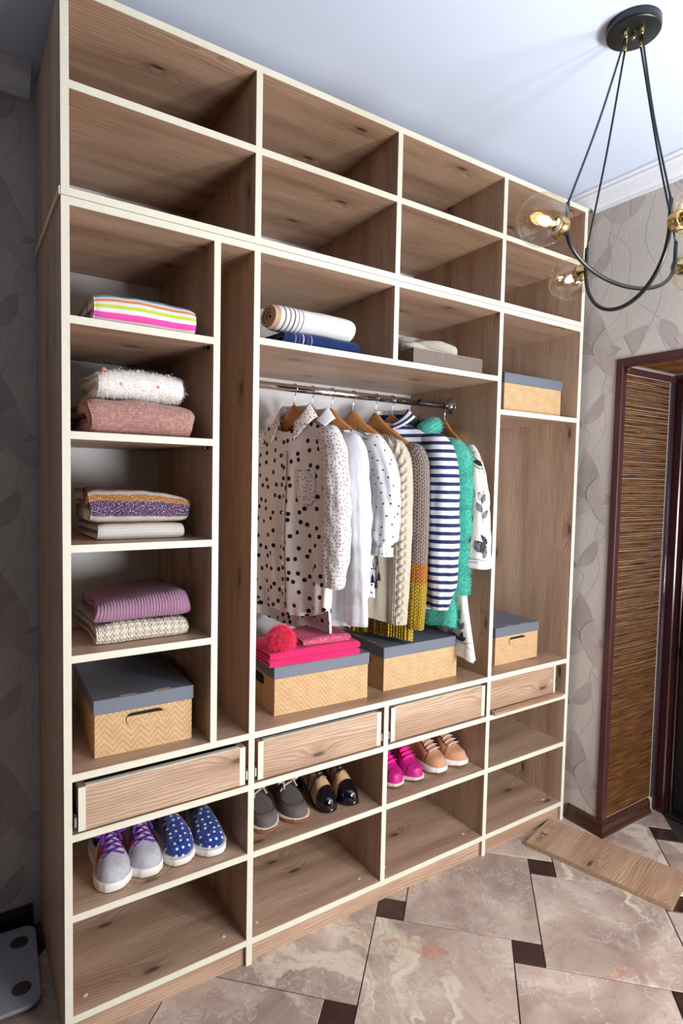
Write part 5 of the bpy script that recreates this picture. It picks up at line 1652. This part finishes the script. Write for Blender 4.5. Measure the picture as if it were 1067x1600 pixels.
# 8 white floral coat
IVORY = cloth_material('ivory_crepe', (222, 218, 208), 0.7, 900, bump=.15, var=.02)
G8 = Garment('coat', 'white coat with black floral drawings at the right end of the rail', 'coat', *HP[7], 0.765, W0=0.185, T=0.028, lean=.022, ztop=1.625, drop=0.105, fold=.004, seed=75, dipf=.04, neck=.07, wv=[0, .12, .5, .62, .75, 1], ww=[1, .98, .96, .94, 1.06, 1.42])
G8.body(IVORY, 110, 90)
INK = plain('black_floral_print', (30, 30, 36), 0.7)
INKG = plain('grey_floral_print', (112, 116, 124), 0.7)
RED = plain('dark_red_dot_print', (150, 60, 80), 0.7)
SL = {}
for sd in (1, -1):
    SL[sd] = G8.sleeve(sd, IVORY, 1.108, [(0, .02, .012), (.08, .044, .018), (.3, .042, .030), (.7, .050, .040), (1, .070, .052)] if sd > 0 else [(0, .02, .010), (.1, .036, .012), (1, .036, .012)], out=.052 if sd > 0 else .01, nofs=.006 if sd > 0 else 0, seed=79, fold=.003)
def print_on(fn, base_mb, pts, closed, w):
    """pts in metres on the cloth -> ribbon or filled shape lifted off the surface"""
    P = np.array(pts)
    if closed:
        c = P.mean(0)
        k = len(base_mb.V)
        V = [fn(*c)] + [fn(*p) for p in P]
        n = len(P)
        base_mb.add(V, [(0, 1 + i, 1 + (i + 1) % n) for i in range(n)])
    else:
        T = np.gradient(P, axis=0); T /= np.linalg.norm(T, axis=1)[:, None] + 1e-9
        N = np.stack([-T[:, 1], T[:, 0]], 1) * w / 2
        A = [fn(*q) for q in P - N]; B = [fn(*q) for q in P + N]
        V = A + B; n = len(P)
        base_mb.add(V, [(i, i + 1, n + i + 1, n + i) for i in range(n - 1)])
def leaf(cx, cy, ang, L, W, n=12):
    t = np.linspace(0, 1, n); h = W / 2 * np.sin(PI * t ** .8)
    ca, sa = math.cos(ang), math.sin(ang)
    f = lambda a, b: (cx + ca * a - sa * b, cy + sa * a + ca * b)
    return [f(L * a, b) for a, b in zip(t, h)], [f(L * a, -b) for a, b in zip(t, h)]
def bouquet(fn, mbs, items):
    for kind, *a in items:
        if kind == 'leaf':
            cx, cy, ang, L, W, fill = a
            l, r = leaf(cx, cy, ang, L, W)
            if fill:
                print_on(fn, mbs[fill], l + r[::-1][1:-1], True, 0)
            print_on(fn, mbs[0], l, False, .0016); print_on(fn, mbs[0], r, False, .0016)
            m_ = [((p[0] + q[0]) / 2, (p[1] + q[1]) / 2) for p, q in zip(l, r)]
            print_on(fn, mbs[0], m_, False, .0011)
        elif kind == 'line':
            print_on(fn, mbs[0], smooth_path(a[0], 24), False, a[1])
        elif kind == 'dots':
            cx, cy, rx, ry, nn = a
            for q in range(nn):
                x, y = cx + rx * random.uniform(-1, 1), cy + ry * random.uniform(-1, 1)
                print_on(fn, mbs[2], [(x + .0012 * math.cos(t), y + .0012 * math.sin(t)) for t in np.linspace(0, 2 * PI, 6, endpoint=False)], True, 0)
o8, S8, P8 = SL[1]
LS = 0.46
def on_sleeve(x, y):            # x metres around (0 = toward the room), y metres down from the shoulder
    return S8(y / LS, 5.35 + x / .046 + PI * .5, .0014)
mbs = {0: MB(), 1: MB(), 2: MB(), 3: MB()}
bouquet(on_sleeve, mbs, [('leaf', -.035, .10, -.8, .055, .030, 0), ('leaf', -.030, .115, -.5, .050, .016, 1), ('line', [(-.04, .15), (-.02, .11), (.01, .075)], .002), ('line', [(-.03, .125), (-.005, .12), (.02, .10)], .002),
    ('line', [(-.012, .30), (-.006, .24), (-.018, .19)], .0014), ('leaf', -.008, .265, -1.0, .040, .018, 3), ('leaf', -.010, .285, -2.3, .036, .017, 3), ('leaf', -.008, .235, -2.0, .034, .016, 3), ('leaf', -.006, .225, -1.2, .030, .015, 0),
    ('leaf', .024, .215, -1.4, .036, .016, 0), ('leaf', .030, .30, -1.3, .035, .014, 1), ('dots', .012, .245, .018, .03, 26),
    ('leaf', -.030, .385, -.55, .045, .018, 1), ('leaf', -.034, .400, -.35, .050, .018, 1), ('leaf', -.032, .372, -.9, .042, .016, 1), ('leaf', .000, .40, -1.3, .042, .018, 3), ('leaf', .030, .37, -1.2, .040, .014, 1), ('leaf', -.016, .42, -2.0, .035, .016, 3),
    ('line', [(-.03, .43), (.005, .425), (.04, .43), (.07, .425)], .0015), ('line', [(0, .435), (.03, .44), (.06, .44)], .0012)])
for kk, mt in ((0, INK), (1, INK), (2, RED), (3, INKG)):
    if mbs[kk].V:
        mbs[kk].build('floral_print', mt, o8)['kind'] = 'stuff'
def on_hem(x, y):
    q = 1.0
    c = np.sqrt(np.clip(1 - x * x, 0, 1))
    # near edge of the coat body (toward the room), unrolled around theta=0.. front
    th = .55 - x / .09
    v = np.clip((1.625 - y) / (1.625 - .765), 0, 1)
    X, n_, z_ = G8.bodyf(np.cos(th), np.sin(th), v)
    X, n_, z_ = float(X), float(n_), float(z_)
    return (X + .0016 * math.cos(th), -(n_ + .0016 * math.sin(th)), y - .765)
mbs = {0: MB(), 1: MB(), 2: MB(), 3: MB()}
bouquet(on_hem, mbs, [('line', [(-.005, .83), (-.010, .88), (.004, .94)], .0014), ('leaf', -.004, .905, 1.7, .035, .015, 3), ('leaf', -.008, .88, 2.2, .032, .014, 3), ('leaf', -.006, .87, .9, .034, .014, 3), ('leaf', .002, .93, 1.3, .030, .013, 0),
    ('leaf', -.010, .83, 1.2, .035, .013, 1), ('leaf', -.012, .83, 2.4, .03, .012, 1), ('leaf', -.012, .83, .5, .03, .012, 1), ('line', [(-.03, .825), (0, .822), (.02, .815), (.045, .80)], .0015), ('line', [(-.01, .825), (.02, .825), (.05, .83)], .0012), ('dots', .02, .91, .016, .03, 18)])
for kk, mt in ((0, INK), (1, INK), (2, RED), (3, INKG)):
    if mbs[kk].V:
        mbs[kk].build('floral_print', mt, G8.r)['kind'] = 'stuff'

# ================================================================== chandelier
CH = (1.217, -0.597)
BLK = plain('satin_black_metal', (26, 30, 32), 0.32, 0.2, spec=.6, var=.05)
BRS = plain('antique_brass', (190, 168, 112), 0.22, 1.0, var=.06)
g = NT('amber_clear_glass')
tr = g.n('ShaderNodeBsdfTransparent', {0: (0.95, 0.89, 0.79, 1)})
gl = g.n('ShaderNodeBsdfGlossy', {0: (1, 1, 1, 1), 1: 0.03})
lw = g.n('ShaderNodeLayerWeight', {0: 0.25})
mx = g.n('ShaderNodeMixShader', {0: g.m('ADD', g.m('MULTIPLY', g.m('POWER', lw.outputs[1], 2.4), 0.7), 0.075), 1: tr.outputs[0], 2: gl.outputs[0]})
g.t.links.new(mx.outputs[0], g.out.inputs[0])
GLASS = g.mat
g = NT('lit_filament')
em = g.n('ShaderNodeEmission', {0: (1.0, 0.72, 0.32, 1), 1: 12.0})
g.t.links.new(em.outputs[0], g.out.inputs[0])
LIT = g.mat
ch = empty('chandelier', (CH[0], CH[1], 1.868), 0, 'black hoop chandelier with clear glass globes and brass caps below the ceiling', 'chandelier')
Z0 = 1.868
lathe('ceiling_canopy', [(0, -.024), (.060, -.024), (.0635, -.021), (.0635, -.0005), (0, -.0005)], BLK, ch, 48, (0, 0, 1), (0, 0, CEIL_Z - Z0))
cz = CEIL_Z - Z0 - .024
lathe('canopy_knob', [(0, -.012), (.004, -.011), (.0065, -.006), (.004, -.002), (.003, 0)], BRS, ch, 18, (0, 0, 1), (0, 0, cz))
HOOPS = [((-0.219, 0.008), (0.209, -0.020), 1.918, 2.072), ((0.058, 0.147), (-0.045, -0.141), 1.868, 2.072)]
lit_at = []
for (a, b, zbot, ztop) in HOOPS:
    A, B = np.array(a), np.array(b)
    pts = []
    for t in np.linspace(0, PI, 41):
        c = math.cos(t); sn = math.sin(t)
        xy = A * (1 + c) / 2 + B * (1 - c) / 2
        pts.append((xy[0], xy[1], 2.02 - (2.02 - zbot) * sn ** .9 - Z0))
    pts = [(A[0], A[1], ztop - Z0)] + pts + [(B[0], B[1], ztop - Z0)]
    tube('hoop', smooth_path(pts, 130), .0052, BLK, ch, 12)
    for E_ in (A, B):
        d = E_ / np.linalg.norm(E_)
        cp_ = d * .030
        f = lathe('cord_ferrule', [(0, -.020), (.003, -.020), (.0045, -.012), (.006, -.004), (.0065, 0)], BRS, ch, 14, (0, 0, 1), (cp_[0], cp_[1], cz))
        top = np.array([cp_[0], cp_[1], cz - .018]); bot = np.array([E_[0], E_[1], ztop - Z0 - .004])
        mid = (top + bot) / 2 + np.array([-d[0] * .006, -d[1] * .006, -.004])
        tube('cord', smooth_path([top, mid, bot], 24), .0027, BLK, ch, 8)
        # lamp arm: cap, globe, bulb
        zl_ = 2.012 - Z0
        ax = (d[0], d[1], 0.0)
        org = (E_[0], E_[1], zl_)
        cap = lathe('lamp_cap', [(0, .004), (.008, .004), (.008, .012), (.021, .013), (.022, .015), (.022, .036), (.020, .038), (0.014, .038)], BRS, ch, 32, ax, org)
        lathe('screw', [(0, 0), (.0016, 0), (.0016, .002), (0, .0022)], BLK, cap, 8, (0, 0, -1), (E_[0] + d[0] * .021, E_[1] + d[1] * .021, zl_ - .0215))
        Rg = .0575
        prof = [(Rg * math.sin(t), .029 + Rg * .95 - Rg * math.cos(t)) for t in np.linspace(.34, PI, 30)]
        lathe('glass_globe', prof, GLASS, ch, 40, ax, org)
        bulb = lathe('bulb', [(.009, .036), (.009, .050), (.010, .056), (.0145, .068), (.014, .082), (.009, .098), (.003, .108), (0, .110)], GLASS, ch, 20, ax, org)
        lathe('bulb_socket', [(0, .040), (.0095, .041), (.0095, .053), (0, .054)], BRS, bulb, 16, ax, org)
        lathe('filament', [(0, .056), (.006, .058), (.0105, .070), (.010, .083), (.005, .096), (0, .101)], LIT, bulb, 12, ax, org)
